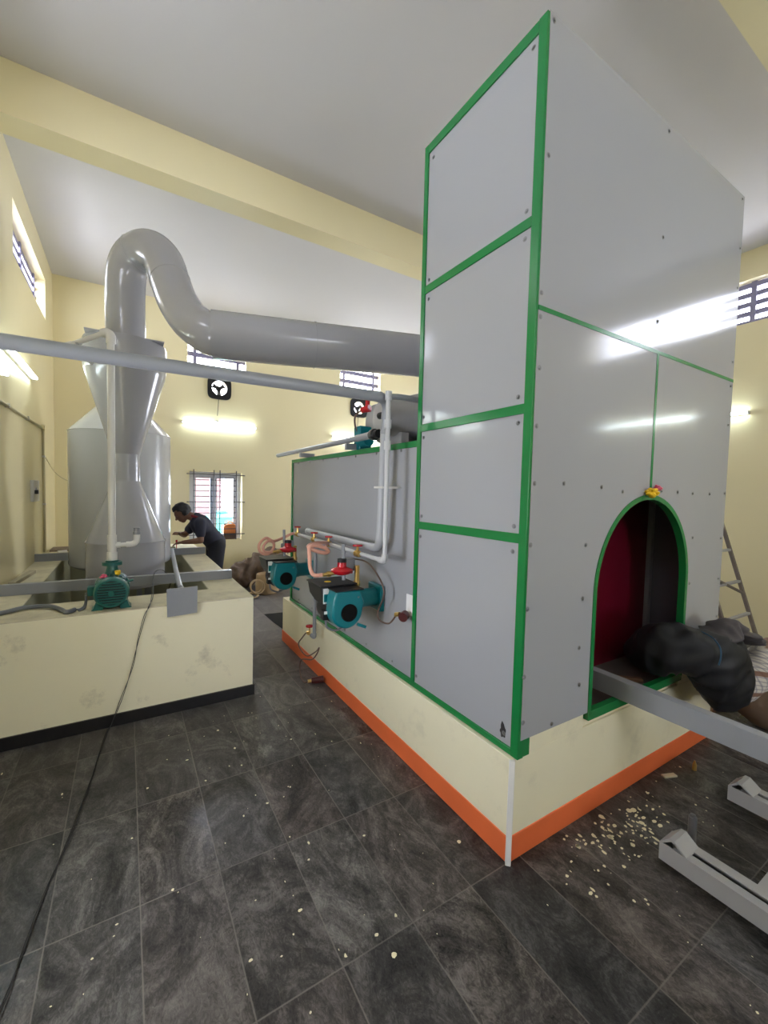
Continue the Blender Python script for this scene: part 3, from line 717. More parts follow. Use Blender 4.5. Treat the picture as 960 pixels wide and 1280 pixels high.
# ------------------------------------------------------------------ pump and its plastic riser
PXC, PZ = -0.088, 0.885
t = thing('water_pump', (PXC, 3.4, 0.77), 'green electric water pump on the front rim of the pit', 'pump')
g = G()
n = 48
prof = []
for k in range(n):
    r = 0.098 if k % 2 else 0.088
    prof.append((PXC+r*math.cos(2*PI*k/n), PZ+r*math.sin(2*PI*k/n)))
part('motor_body', g.prism(prof, 1, 3.315, 3.45), M['pump_green'], t)
part('fan_cover', G().lathe((PXC, 3.325, PZ), [(0, 0.103), (0.035, 0.103), (0.052, 0.092), (0.053, 0.082)], (0, -1, 0), 40), M['pump_green'], t)
part('cover_dark', G().lathe((PXC, 3.2712, PZ), [(0, 0.08), (0.0005, 0.08)], (0, -1, 0), 32), M['black'], t)  # black disc stands in for the dark inside the cover
g = G()
for k in range(-4, 5):
    z = PZ+k*0.017; hw = math.sqrt(max(0.0, 0.082**2-(k*0.017)**2))
    g.box(PXC-hw, PXC+hw, 3.262, 3.2705, z-0.0038, z+0.0038)
g.lathe((PXC, 3.2705, PZ), [(0, 0.02), (0.012, 0.018)], (0, -1, 0), 16)
part('cover_grille', g, M['pump_green'], t)
part('pump_head', G().lathe((PXC, 3.45, PZ), [(0, 0.06), (0.01, 0.105), (0.06, 0.108), (0.085, 0.085), (0.10, 0.05), (0.13, 0.05)], (0, 1, 0), 36), M['pump_green'], t)
part('outlet', G().lathe((PXC, 3.49, PZ+0.05), [(0, 0.055), (0.09, 0.034), (0.112, 0.034)], (0, 0, 1), 24), M['pump_green'], t)
part('outlet_flange', G().lathe((PXC, 3.49, PZ+0.155), [(0, 0.062), (0.022, 0.062), (0.022, 0.04), (0.032, 0.04)], (0, 0, 1), 24), M['pump_green'], t)
for sx in (-1, 1):
    part('foot', G().prism([(PXC+sx*0.04, PZ-0.075), (PXC+sx*0.085, PZ-0.05), (PXC+sx*0.10, 0.785), (PXC+sx*0.115, 0.77), (PXC+sx*0.05, 0.77), (PXC+sx*0.045, 0.79)], 1, 3.30, 3.42), M['pump_green'], t, bevel=0.003)
part('terminal_box', G().box(PXC-0.135, PXC-0.09, 3.33, 3.40, PZ-0.02, PZ+0.04), M['pump_green'], t, bevel=0.005)
part('eye_bolt', G().tube([(PXC+0.09, 3.38, PZ+0.05), (PXC+0.125, 3.38, PZ+0.058)], 0.008, 8), M['pump_green'], t)
def flower(name, c, r, m, label, seed=1, n=26):
    rnd = random.Random(seed); g = G()
    for k in range(n):
        th = rnd.uniform(0, 2*PI); ph = rnd.uniform(-0.3, 1.3); rr = r*rnd.uniform(0.45, 0.85)
        p = Vector(c)+Vector((rr*math.cos(th)*math.cos(ph), rr*math.sin(th)*math.cos(ph), rr*math.sin(ph)))
        g.ball(p, r*0.34, 7, (1, 1, 0.7))
    g.ball(c, r*0.6, 8)
    return solo(name, g, M[m], c, label, 'flower', 'offering flowers')
flower('marigold', (PXC+0.035, 3.395, PZ+0.108), 0.024, 'yellow', 'yellow marigold resting on top of the green water pump', 3)
flower('rose', (PXC-0.045, 3.37, PZ+0.095), 0.022, 'pink', 'pink rose resting on top of the green water pump', 4)
flower('marigold', (2.352, FY0-0.03, 1.622), 0.036, 'yellow', 'yellow marigold stuck at the crown of the furnace arch', 5)
flower('rose', (2.412, FY0-0.026, 1.652), 0.022, 'pink', 'pink rose stuck at the crown of the furnace arch', 6)

t = thing('pvc_riser', (PXC, 3.49, 1.06), 'white plastic pipe rising from the green water pump in front of the scrubber', 'pipe')
part('riser_pipe', G().tube([(PXC, 3.49, 1.076), (PXC, 3.49, 2.60)], 0.023, 16), M['pvc'], t)
part('coupling', G().lathe((PXC, 3.49, 1.074), [(0, 0.031), (0.055, 0.031), (0.057, 0.027), (0.10, 0.027)], n=18), M['pvc'], t)
part('tee', G().lathe((PXC, 3.49, 1.15), [(0, 0.029), (0.10, 0.029)], n=18).tube([(PXC, 3.49, 1.178), (PXC+0.05, 3.49, 1.178)], 0.021, 14), M['pvc'], t)
part('side_branch', G().tube([(PXC+0.04, 3.49, 1.178), (PXC+0.10, 3.49, 1.18)], 0.015, 14), M['pvc'], t)
part('elbow', G().tube(spline([(PXC+0.085, 3.49, 1.18), (PXC+0.125, 3.49, 1.183), (PXC+0.148, 3.49, 1.205), (PXC+0.15, 3.49, 1.25)], 5), 0.021, 14), M['pvc'], t)
part('end_cap', G().lathe((PXC+0.15, 3.49, 1.25), [(0, 0.026), (0.022, 0.026), (0.022, 0.021), (0.05, 0.021)], n=18), M['grey_pvc'], t)
part('top_elbow', G().tube(spline([(PXC, 3.49, 2.57), (PXC, 3.49, 2.62), (PXC-0.02, 3.50, 2.64), (PXC-0.05, 3.515, 2.635)], 5), 0.029, 16), M['pvc'], t)
part('top_branch', G().tube([(PXC-0.04, 3.51, 2.637), (-0.33, 3.62, 2.545)], 0.017, 14), M['pvc'], t)
part('return_elbow', G().tube(spline([(-0.31, 3.612, 2.552), (-0.345, 3.63, 2.54), (-0.36, 3.68, 2.54), (-0.345, 3.74, 2.545)], 5), 0.023, 14), M['pvc'], t)
part('inlet_branch', G().tube([(-0.35, 3.72, 2.545), (-0.236, 4.238, 2.597)], 0.017, 14), M['pvc'], t)
part('clamp', G().tube([(-0.27, 3.597, 2.566), (-0.285, 3.603, 2.56)], 0.024, 12), M['steel_grey'], t)

solo('rubber_hose', G().tube(spline([(-0.80, 3.40, 0.787), (-0.673, 3.43, 0.787), (-0.573, 3.52, 0.787), (-0.448, 3.50, 0.787), (-0.371, 3.38, 0.787), (-0.33, 3.30, 0.785), (-0.29, 3.34, 0.785)], 6), 0.014, 10),
     M['grey_cable'], (-0.5, 3.45, 0.77), 'grey rubber hose lying along the front rim of the pit', 'hose')
solo('pump_lead', G().tube(spline([(-0.28, 3.36, 0.778), (-0.26, 3.37, 0.78), (-0.24, 3.40, 0.80), (PXC-0.143, 3.37, 0.88)], 6), 0.006, 8).tube(spline([(-0.27, 3.33, 0.777), (-0.25, 3.35, 0.778), (-0.235, 3.39, 0.79), (PXC-0.143, 3.36, 0.865)], 6), 0.006, 8),
     M['grey_cable'], (-0.25, 3.37, 0.77), 'pair of thin grey wires feeding the green water pump', 'wire')
cab = [(0.36, 4.75, 0.55), (0.355, 4.5, 0.70), (0.27, 4.15, 0.86), (0.20, 3.98, 0.870), (0.17, 3.70, 0.80), (0.15, 3.45, 0.782), (0.135, 3.26, 0.782), (0.125, 3.222, 0.772), (0.097, 3.222, 0.72), (0.06, 3.222, 0.56), (0.04, 3.222, 0.42), (0.003, 3.222, 0.296),
       (-0.045, 3.212, 0.17), (-0.09, 3.19, 0.04), (-0.12, 3.10, 0.007), (-0.18, 2.62, 0.007), (-0.231, 2.27, 0.007), (-0.272, 2.03, 0.007), (-0.305, 1.78, 0.007), (-0.334, 1.61, 0.007), (-0.40, 1.3, 0.007)]
g = G().tube(spline(cab, 5), 0.0021, 7)
c2 = [(x+0.009*math.sin(i*1.7)+0.002, y-0.002*(i % 2), z+0.002) for i, (x, y, z) in enumerate(cab)]
g.tube(spline(c2, 5), 0.0021, 7)
solo('electric_cable', g, M['cable'], (0, 3.0, 0), 'twisted black electric cable trailing from the pit down across the floor', 'cable')

# loose things around the pit
solo('timber_strip', G().beam((-0.79, 4.40, 0.785), (-0.74, 4.95, 0.785), 0.05, 0.03), M['pale_wood'], (-0.765, 4.7, 0.77), 'pale timber strip lying on the left rim of the pit', 'timber', bevel=0.003)
solo('plank', G().box(-0.80, -0.545, 6.42, 6.72, 0.77, 0.795), M['board'], (-0.67, 6.55, 0.77), 'dusty brown board lying in the far left corner of the pit rim', 'board', bevel=0.003)
solo('metal_bracket', G().box(-0.60, -0.535, 6.30, 6.38, 0.77, 0.80).box(-0.6, -0.59, 6.3, 6.38, 0.80, 0.85).tube([(-0.545, 6.34, 0.80), (-0.545, 6.34, 0.93)], 0.02, 10), M['grille'], (-0.57, 6.34, 0.77), 'small dark metal bracket beside the round tank on the pit rim', 'bracket', bevel=0.003)
solo('pipe_offcut', G().tube([(-0.70, 6.25, 0.787), (-0.62, 6.30, 0.787)], 0.016, 12), M['pvc'], (-0.66, 6.28, 0.77), 'short white pipe offcut on the far left rim of the pit', 'pipe')

# conduit, switch box and hanging wire on the left wall
t = thing('wall_conduit', (XL, 6.2, 2.2), 'cream conduit running along the left wall and down its far corner', 'conduit')
part('conduit_pipe', G().tube([(XL+0.015, 2.0, 2.19), (XL+0.015, 6.20, 2.235)], 0.013, 10), M['conduit'], t)
part('conduit_pipe', G().tube([(XL+0.015, 6.21, 2.235), (XL+0.015, 6.21, 0.80)], 0.013, 10), M['conduit'], t)
part('junction_box', G().lathe((XL+0.003, 6.21, 2.235), [(0, 0.035), (0.03, 0.033)], (1, 0, 0), 16), M['conduit'], t)
for y in (2.9, 3.7, 4.5, 5.3): part('saddle_clip', G().box(XL, XL+0.031, y-0.01, y+0.01, 2.175+0.0107*(y-2), 2.208+0.0107*(y-2)), M['switch'], t)
for z in (1.9, 1.35): part('saddle_clip', G().box(XL, XL+0.031, 6.192, 6.228, z, z+0.02), M['switch'], t)
t = thing('switch_box', (XL, 5.63, 1.52), 'grey switch box with a socket on the left wall', 'switch')
part('plate', G().box(XL+0.001, XL+0.03, 5.48, 5.80, 1.41, 1.63), M['switch'], t, bevel=0.004)
part('socket', G().lathe((XL+0.03, 5.60, 1.52), [(0, 0.035), (0.006, 0.034)], (1, 0, 0), 16), M['steel_grey'], t)
part('plug', G().box(XL+0.03, XL+0.06, 5.51, 5.55, 1.49, 1.53), M['black'], t, bevel=0.004)
solo('hanging_wire', G().tube(spline([(XL+0.02, 6.22, 1.93), (-0.72, 6.24, 1.74), (-0.60, 6.25, 1.64), (-0.45, 6.2, 1.62)], 6), 0.004, 6), M['conduit'], (-0.7, 6.22, 1.7), 'thin wire sagging from the wall conduit towards the round tank', 'wire')

# ------------------------------------------------------------------ pipes on the furnace side
t = thing('air_pipe', (1.30, 2.1, 2.14), 'long grey pipe crossing overhead from the left and dropping down the furnace side', 'pipe')
part('cross_pipe', G().tube([(XL+0.002, 2.1, 2.118), (0.3, 2.1, 2.131), (1.25, 2.1, 2.145)], 0.030, 20), M['grey_pvc'], t)
part('top_elbow', G().tube(spline([(1.22, 2.1, 2.145), (1.27, 2.112, 2.14), (1.31, 2.135, 2.11), (1.325, 2.16, 2.04), (1.33, 2.18, 1.95)], 6), [0.031]*7+[0.03]*6+[0.028]*6+[0.026]*6, 18), M['grey_pvc'], t)
part('drop_pipe', G().tube([(1.33, 2.18, 1.97), (1.33, 2.20, 1.34)], 0.025, 18), M['mid_pvc'], t)
part('bottom_elbow', G().tube(spline([(1.33, 2.20, 1.35), (1.33, 2.21, 1.285), (1.33, 2.24, 1.253), (1.33, 2.31, 1.247)], 6), 0.026, 18), M['mid_pvc'], t)
part('manifold', G().tube([(1.33, 2.30, 1.247), (1.33, 3.40, 1.247)], 0.024, 18), M['mid_pvc'], t)
part('end_cap', G().lathe((1.33, 3.39, 1.247), [(0, 0.028), (0.02, 0.027)], (0, 1, 0), 16), M['pvc'], t)
for z in (1.62,): part('pipe_clamp', G().box(1.30, FX0+0.005, 2.14, 2.24, z, z+0.012), M['pvc'], t)
t = thing('gas_pipe', (1.272, 2.12, 2.12), 'thin white gas pipe running down the furnace side to the burner valves', 'pipe')
part('drop_pipe', G().tube([(1.272, 2.05, 2.16), (1.272, 2.05, 1.21)], 0.0135, 14), M['pale_pvc'], t)
for z in (2.12, 1.96, 1.84): part('coupling', G().lathe((1.272, 2.05, z), [(0, 0.020), (0.05, 0.020)], n=14), M['pale_pvc'], t)
part('top_branch', G().tube(spline([(1.272, 2.05, 2.14), (1.36, 2.05, 2.15), (1.5, 2.05, 2.15), (1.75, 2.05, 2.15)], 5), 0.017, 12), M['grey_pvc'], t)
part('corner_elbow', G().tube(spline([(1.272, 2.05, 1.24), (1.272, 2.053, 1.21), (1.272, 2.07, 1.197), (1.272, 2.11, 1.198)], 5), 0.018, 14), M['pale_pvc'], t)
part('header_pipe', G().tube([(1.272, 2.09, 1.198), (1.272, 3.55, 1.212)], 0.0135, 14), M['pale_pvc'], t)
def gate_valve(par, p, z_up=0.075, wheel=0.03):
    p = Vector(p)
    part('valve_body', G().lathe(p-Vector((0, 0.03, 0)), [(0, 0.017), (0.012, 0.022), (0.024, 0.016), (0.036, 0.016), (0.048, 0.022), (0.06, 0.017)], (0, 1, 0), 12).tube([p, p+Vector((0, 0, z_up))], [0.012, 0.006], 10), M['brass'], par)
    part('handwheel', G().lathe(p+Vector((0, 0, z_up-0.004)), [(0, 0.012), (0.002, wheel), (0.012, wheel), (0.014, 0.01)], n=16), M['red'], par)
gate_valve(t, (1.272, 3.12, 1.207), 0.05, 0.028); gate_valve(t, (1.272, 2.84, 1.205), 0.05, 0.028); gate_valve(t, (1.272, 3.5, 1.212), 0.06, 0.026)
gate_valve(t, (1.26, 2.36, 1.20), 0.05, 0.032)

# pipe along the roof edge
t = thing('roof_edge_pipe', (1.37, 3.3, 1.95), 'grey pipe lying along the green roof edge of the furnace', 'pipe')
part('pipe_run', G().tube([(1.375, 4.42, 1.957), (1.375, 2.60, 1.967)], 0.020, 16), M['grey_pvc'], t)
part('sleeve', G().tube([(1.375, 2.62, 1.967), (1.375, 2.42, 1.97)], 0.024, 16), M['grey_pvc'], t)
part('union', G().lathe((1.375, 2.42, 1.97), [(0, 0.03), (0.02, 0.037), (0.05, 0.037), (0.06, 0.028), (0.10, 0.028)], (0, -1, 0), 16), M['black'], t)
part('bracket', G().box(1.36, 1.50, 3.70, 3.73, 1.90, 1.937), M['steel_grey'], t)
part('bracket', G().box(1.36, 1.50, 2.75, 2.78, 1.90, 1.945), M['steel_grey'], t)

# roof blower, ignition burner and regulator on the furnace roof
t = thing('roof_blower', (1.7, 2.5, ZM), 'grey drum-shaped blower with a flared cone on the furnace roof', 'blower')
part('drum', G().lathe((1.475, 2.5, 2.115), [(0, 0.06), (0.012, 0.105), (0.05, 0.125), (0.62, 0.125)], (1, 0, 0), 36), M['rail_grey'], t)
part('flared_cone', G().lathe((1.56, 2.72, 2.12), [(0, 0.12), (0.08, 0.155), (0.62, 0.33), (0.70, 0.33)], (1, 0, 0), 36), M['rail_grey'], t)
part('clamp_band', G().lathe((1.95, 2.5, 2.115), [(0, 0.131), (0.05, 0.131)], (1, 0, 0), 36), M['steel_grey'], t)
for x in (1.60, 1.92): part('saddle', G().box(x, x+0.06, 2.40, 2.62, ZM, 2.01), M['rail_grey'], t)
part('knob', G().lathe((1.40, 2.36, 2.09), [(0, 0.022), (0.05, 0.022)], (0, -1, 0), 12), M['black'], t)
t = thing('roof_burner', (1.49, 2.74, ZM), 'small teal burner on the furnace roof edge', 'burner')
part('housing', G().box(1.44, 1.54, 2.70, 2.80, 1.90, 2.075), M['teal'], t, bevel=0.01)
part('motor', G().lathe((1.46, 2.70, 1.96), [(0, 0.04), (0.10, 0.04)], (0, -1, 0), 18), M['teal'], t)
t = thing('gas_regulator', (1.46, 2.72, 2.2), 'red gas regulator mounted on the roof blower', 'regulator')
part('body', G().tube([(1.43, 2.66, 2.175), (1.46, 2.60, 2.185)], [0.02, 0.027], 14), M['red'], t)
part('cap', G().lathe((1.45, 2.62, 2.19), [(0, 0.016), (0.05, 0.016)], (0, -0.2, 1), 12), M['red'], t)
part('hose', G().tube(spline([(1.43, 2.665, 2.175), (1.41, 2.72, 2.14), (1.425, 2.75, 2.08), (1.45, 2.75, 2.03)], 6), 0.007, 8), M['thin_tube'], t)

# ------------------------------------------------------------------ gas burners
def burner(label):
    """Built at its own wall flange: origin on the furnace side, nozzle pointing +X into the panel."""
    X, Y, Z = FX0, 2.39, 0.90
    t = thing('gas_burner', (X, Y, Z), label, 'burner', 'teal gas burners on the furnace side')
    part('flange', G().box(X-0.022, X+0.008, Y-0.085, Y+0.085, Z-0.085, Z+0.085), M['teal'], t, bevel=0.006)
    part('nozzle', G().lathe((X-0.24, Y, Z), [(0, 0.07), (0.10, 0.068), (0.13, 0.06), (0.22, 0.06)], (1, 0, 0), 24), M['teal'], t)
    # scroll fan housing, intake towards -Y
    yb, yf = Y-0.035, Y-0.145
    cx, cz = X-0.288, Z-0.035
    sc_ = [(cx-0.095, cz+0.075), (cx-0.078, cz+0.132), (cx+0.085, cz+0.128), (cx+0.115, cz+0.05)]
    for k in range(0, 15):
        a = -0.05 - (PI*0.95)*k/14
        sc_.append((cx+0.100*math.cos(a)*1.02, cz+0.105*math.sin(a)*0.98))
    h = part('fan_housing', G().prism(sc_, 1, yf, yb), M['teal'], t, bevel=0.012)
    part('top_plate', G().box(cx-0.085, cx+0.105, yf-0.004, yb+0.01, cz+0.128, cz+0.136), M['black'], t, bevel=0.002)
    part('outlet_duct', G().box(cx+0.06, X-0.15, Y-0.06, Y+0.06, Z-0.05, Z+0.075), M['teal'], t, bevel=0.02)
    part('intake', G().lathe((cx+0.008, yf+0.002, cz-0.005), [(0, 0.054), (0.008, 0.054), (0.008, 0.05), (0.004, 0.048)], (0, -1, 0), 28), M['black_matte'], t)
    part('screw', G().lathe((cx+0.07, yf, cz+0.085), [(0, 0.007), (0.004, 0.005)], (0, -1, 0), 8), M['screw'], t)
    part('latch', G().beam((cx+0.07, yf+0.004, cz-0.085), (cx+0.125, yf+0.004, cz-0.11), 0.02, 0.018), M['teal'], t)
    # black control box and motor behind the scroll
    bx0, bx1 = X-0.425, X-0.185
    part('control_box', G().prism([(bx0+0.005, Z+0.105), (bx1, Z+0.105), (bx1, Z-0.02), (bx0+0.06, Z-0.03), (bx0+0.02, Z+0.03)], 1, Y-0.03, Y+0.19), M['black'], t, bevel=0.006)
    part('lid', G().box(bx0, bx1+0.01, Y-0.045, Y+0.20, Z+0.105, Z+0.113), M['black'], t, bevel=0.002)
    part('motor', G().lathe((cx-0.02, Y-0.02, cz-0.02), [(0, 0.075), (0.02, 0.08), (0.14, 0.075), (0.16, 0.05)], (0, 1, 0), 24), M['black'], t)
    part('rating_label', G().box(bx0+0.022, bx0+0.06, Y-0.0335, Y-0.0305, Z+0.0, Z+0.095), M['white'], t, label='white and teal rating sticker')
    part('rating_label', G().box(bx0+0.026, bx0+0.056, Y-0.0345, Y-0.0335, Z+0.012, Z+0.06), M['teal'], t)
    part('cable_gland', G().box(cx-0.125, cx-0.085, Y-0.06, Y-0.01, cz-0.06, cz+0.0), M['black'], t, bevel=0.006)
    part('terminal', G().box(cx-0.12, cx-0.095, Y-0.066, Y-0.06, cz-0.02, cz-0.003), M['white'], t)
    part('cable', G().tube(spline([(cx-0.10, Y-0.04, cz-0.06), (cx-0.09, Y-0.045, cz-0.11), (cx-0.03, Y-0.05, cz-0.135), (cx+0.03, Y-0.03, cz-0.12)], 6), 0.007, 8), M['grey_cable'], t)
    # gas train above the nozzle
    part('gas_stub', G().tube([(X-0.16, Y-0.01, Z+0.05), (X-0.16, Y-0.01, Z+0.22)], 0.016, 12).lathe((X-0.16, Y-0.01, Z+0.09), [(0, 0.022), (0.03, 0.022)], n=10), M['brass'], t)
    part('solenoid', G().box(X-0.24, X-0.16, Y+0.02, Y+0.08, Z+0.18, Z+0.26).box(X-0.265, X-0.24, Y+0.035, Y+0.065, Z+0.2, Z+0.235), M['steel_grey'], t, bevel=0.006)
    part('stay', G().tube([(X-0.25, Y+0.0, Z+0.13), (X-0.25, Y+0.02, Z+0.36)], 0.012, 10), M['grey_pvc'], t)
    return t
b1 = burner('teal and black gas burner on the furnace side, the one nearer the tower')
def place_copy(root, loc, label):
    return dup(root, Vector(loc)-root.location, label)
place_copy(b1, (FX0, 3.57, 0.885), 'teal and black gas burner at the far end of the furnace side')
solo('burner_sticker', G().lathe((FX0-0.33, 2.46, 1.0138), [(0, 0.022), (0.0015, 0.022)], n=16), M['yellow'], (FX0-0.33, 2.46, 1.0138), 'round yellow sticker on the black lid of the nearer burner', 'sticker')
def regulator(label):
    X, Y, Z = 1.17, 2.40, 1.085
    t = thing('gas_regulator', (X, Y, Z), label, 'regulator', 'red gas regulators above the burners')
    part('body', G().lathe((X, Y, Z-0.02), [(0, 0.03), (0.008, 0.055), (0.022, 0.068), (0.03, 0.072), (0.036, 0.066), (0.05, 0.03)], n=28), M['red'], t)
    part('bonnet', G().lathe((X, Y, Z+0.025), [(0, 0.03), (0.035, 0.028)], n=18), M['red'], t)
    part('cap', G().lathe((X, Y, Z+0.06), [(0, 0.03), (0.022, 0.03), (0.024, 0.02)], n=18), M['black'], t)
    part('inlet', G().tube([(X-0.13, Y, Z-0.012), (X-0.05, Y, Z-0.005)], [0.012, 0.013], 10).lathe((X-0.10, Y, Z-0.01), [(0, 0.018), (0.02, 0.018)], (1, 0, 0), 8), M['brass'], t)
    part('outlet', G().tube([(X+0.05, Y, Z-0.005), (X+0.072, Y-0.003, Z-0.005)], 0.014, 10), M['red'], t)
    part('drain_pin', G().tube([(X, Y, Z-0.02), (X, Y, Z-0.036)], 0.004, 6), M['screw'], t)
    return t
rg = regulator('red domed gas regulator above the burner nearer the tower')
place_copy(rg, (1.17, 3.45, 1.085), 'red domed gas regulator above the far burner')
def hose_thing(name, pts, r, m, label, cat='hose', group=None):
    S_ = spline(pts, 8)
    return solo(name, G().tube(S_, r, 10), M[m], pts[0], label, cat, group)
hose_thing('gas_hose', [(1.254, 2.838, 1.20), (1.22, 2.75, 1.225), (1.12, 2.62, 1.245), (1.03, 2.55, 1.25), (0.985, 2.51, 1.238), (1.02, 2.49, 1.215), (1.09, 2.50, 1.195), (1.125, 2.515, 1.20), (1.10, 2.51, 1.225), (1.03, 2.50, 1.245), (0.985, 2.49, 1.235), (0.978, 2.47, 1.18), (0.972, 2.44, 1.115), (0.985, 2.415, 1.075), (1.036, 2.40, 1.073)],
           0.0125, 'copper_hose', 'thick pinkish gas hose looping into the red regulator of the nearer burner', group='pinkish gas hoses')
hose_thing('gas_hose', [(1.272, 3.567, 1.212), (1.24, 3.58, 1.205), (1.17, 3.60, 1.17), (1.06, 3.50, 1.16), (0.99, 3.48, 1.19), (0.93, 3.46, 1.14), (0.94, 3.45, 1.075), (1.0, 3.45, 1.06), (1.05, 3.47, 1.10), (1.05, 3.47, 1.15), (1.0, 3.46, 1.165), (0.96, 3.45, 1.12), (0.97, 3.44, 1.08), (1.034, 3.45, 1.073)],
           0.012, 'copper_hose', 'pinkish gas hose coiled in a ring beside the far red regulator', group='pinkish gas hoses')
# thin tubes to the temperature probes
t = thing('temperature_probe', (1.40, 1.99, 0.89), 'dark thermostat probe beside the green post with a thin looping tube', 'probe')
part('plate', G().box(FX0+0.004, FX0+0.011, 1.98, 2.05, 0.87, 0.99), M['white'], t, label='white metal backing plate')
part('head', G().tube([(1.405, 2.015, 0.875), (1.37, 1.99, 0.87)], 0.028, 14), M['probe'], t)
part('nut', G().tube([(1.375, 2.03, 0.878), (1.365, 2.06, 0.87)], 0.014, 8), M['brass'], t)
part('capillary', G().tube(spline([(1.30, 2.50, 1.145), (1.35, 2.42, 1.135), (1.35, 2.31, 1.105), (1.35, 2.20, 1.03), (1.35, 2.175, 0.955), (1.35, 2.24, 0.84), (1.35, 2.21, 0.795), (1.36, 2.12, 0.80), (1.365, 2.05, 0.872)], 7), 0.0055, 8), M['thin_tube'], t)
t = thing('drain_pipe', (1.30, 3.15, 0.42), 'thin grey pipe dropping from the manifold to a red-wheeled tap near the floor', 'pipe')
part('down_pipe', G().tube([(1.30, 3.16, 1.19), (1.30, 3.15, 0.42)], 0.015, 12), M['grey_pvc'], t)
part('elbow', G().tube(spline([(1.30, 3.15, 0.43), (1.30, 3.155, 0.405), (1.30, 3.18, 0.40), (1.30, 3.21, 0.40)], 5), 0.018, 12), M['grey_pvc'], t)
part('tap', G().tube([(1.30, 3.21, 0.40), (1.30, 3.31, 0.395)], 0.011, 8).tube([(1.30, 3.255, 0.40), (1.30, 3.255, 0.455)], 0.007, 8).lathe((1.30, 3.27, 0.398), [(0, 0.017), (0.018, 0.017)], (0, 1, 0), 8), M['brass'], t)
part('handwheel', G().lathe((1.30, 3.255, 0.455), [(0, 0.012), (0.003, 0.032), (0.013, 0.032), (0.016, 0.01)], n=16), M['red'], t)
t = thing('temperature_probe', (1.33, 3.17, 0.03), 'dark thermostat probe lying on the floor on the end of a looped tube', 'probe')
part('head', G().tube([(1.29, 3.175, 0.032), (1.385, 3.15, 0.034)], [0.024, 0.03], 14), M['probe'], t)
part('nut', G().tube([(1.262, 3.18, 0.03), (1.292, 3.176, 0.031)], 0.015, 8), M['brass'], t)
part('capillary', G().tube(spline([(1.30, 3.32, 0.393), (1.30, 3.42, 0.315), (1.30, 3.51, 0.22), (1.33, 3.40, 0.155), (1.35, 3.24, 0.24), (1.33, 3.12, 0.32), (1.31, 3.11, 0.28), (1.31, 3.22, 0.19), (1.30, 3.42, 0.12), (1.28, 3.42, 0.05), (1.255, 3.32, 0.012), (1.245, 3.22, 0.012), (1.262, 3.18, 0.03)], 7), 0.0055, 8), M['thin_tube'], t)

# ------------------------------------------------------------------ rail, trolley frame and bits on the floor in front of the furnace
g = G(); h = 0.10
g.box(2.18, 2.187, -0.6, 1.53, 0.55, 0.55+h).box(2.187, 2.235, -0.6, 1.53, 0.55, 0.557).box(2.187, 2.235, -0.6, 1.53, 0.543+h, 0.55+h)
g.box(2.185, 2.235, -0.56, -0.50, 0.0, 0.55).box(2.15, 2.27, -0.59, -0.47, 0.0, 0.008)
solo('loading_rail', g, M['steel_grey'], (2.2, 0.5, 0), 'grey steel rail sticking out of the arched furnace opening', 'rail', bevel=0.0015, smooth=0)
t = thing('trolley_frame', (2.3, 0.4, 0), 'pale grey steel trolley frame lying on the tiles, two slotted rails', 'frame')
for xa, xb in ((1.962, 2.075), (2.665, 2.778)):
    y1, y0, z0, z1 = 0.845, -0.55, 0.042, 0.118
    g = G()
    g.box(xa, xa+0.006, y0, y1, z0, z1).box(xb-0.006, xb, y0, y1, z0, z1)
    xm = (xa+xb)/2
    g.box(xa+0.006, xm-0.015, y0, y1-0.05, z1-0.006, z1).box(xm+0.010, xb-0.006, y0, y1-0.05, z1-0.006, z1)
    g.box(xa+0.006, xb-0.006, y1-0.006, y1, z0, z1)
    part('rail', g, M['rail_grey'], t, smooth=0)
    part('slot_dark', G().box(xm-0.018, xm+0.018, y0, y1-0.05, z1-0.026, z1-0.02), M['black_matte'], t)  # black strip gives the slot its inner shade by colour
    g = G().prism([(y1, z1-0.002), (y1-0.036, z1+0.036), (y1-0.055, z1+0.036), (y1-0.105, z1-0.002), (y1-0.095, z1-0.002), (y1-0.05, z1+0.027), (y1-0.042, z1+0.027), (y1-0.01, z1-0.002)], 0, xa+0.002, xb-0.002)
    part('end_gusset', g, M['rail_grey'], t, smooth=0)
    for y in (0.30, -0.4): part('foot', G().box(xa+0.01, xb-0.01, y-0.06, y, 0.0, z0), M['rail_grey'], t)
part('cross_bar', G().box(2.075, 2.665, 0.49, 0.55, 0.05, 0.112), M['rail_grey'], t, bevel=0.002, smooth=0)
solo('threaded_stud', G().lathe((2.195, 0.815, 0), [(0, 0.022), (0.02, 0.022), (0.02, 0.017), (0.155, 0.017), (0.155, 0.011), (0.165, 0.011)], n=18), M['screw'], (2.195, 0.815, 0), 'short steel stud standing on the tiles behind the trolley frame rail', 'stud')
g = G(); rnd = random.Random(11)
def fleck(x, y, r):
    if (1.36 < x < 3.42 and y > 1.15) or (x < 1.40 and y > 3.2) or any(a-0.03 < x < a+0.15 and y < 0.9 for a in (1.962, 2.665, 2.12)) or y > 3.19 and x < 0.87 or abs(x-2.66) < 0.07 and abs(y-1.12) < 0.05 or abs(x-2.86) < 0.03: return
    n = 9; e = rnd.uniform(0.6, 1.3)
    pts = [(x+r*e*math.cos(2*PI*k/n)*rnd.uniform(0.7, 1.15), y+r/e*math.sin(2*PI*k/n)*rnd.uniform(0.7, 1.15)) for k in range(n)]
    g.prism(pts, 2, 0.0002, 0.0012)
for k in range(95):
    fleck(rnd.gauss(2.06, 0.16), rnd.gauss(1.03, 0.075), abs(rnd.gauss(0.0, 0.0055))+0.0025)
for k in range(30): fleck(rnd.gauss(1.75, 0.2), rnd.gauss(1.0, 0.12), abs(rnd.gauss(0, 0.004))+0.002)
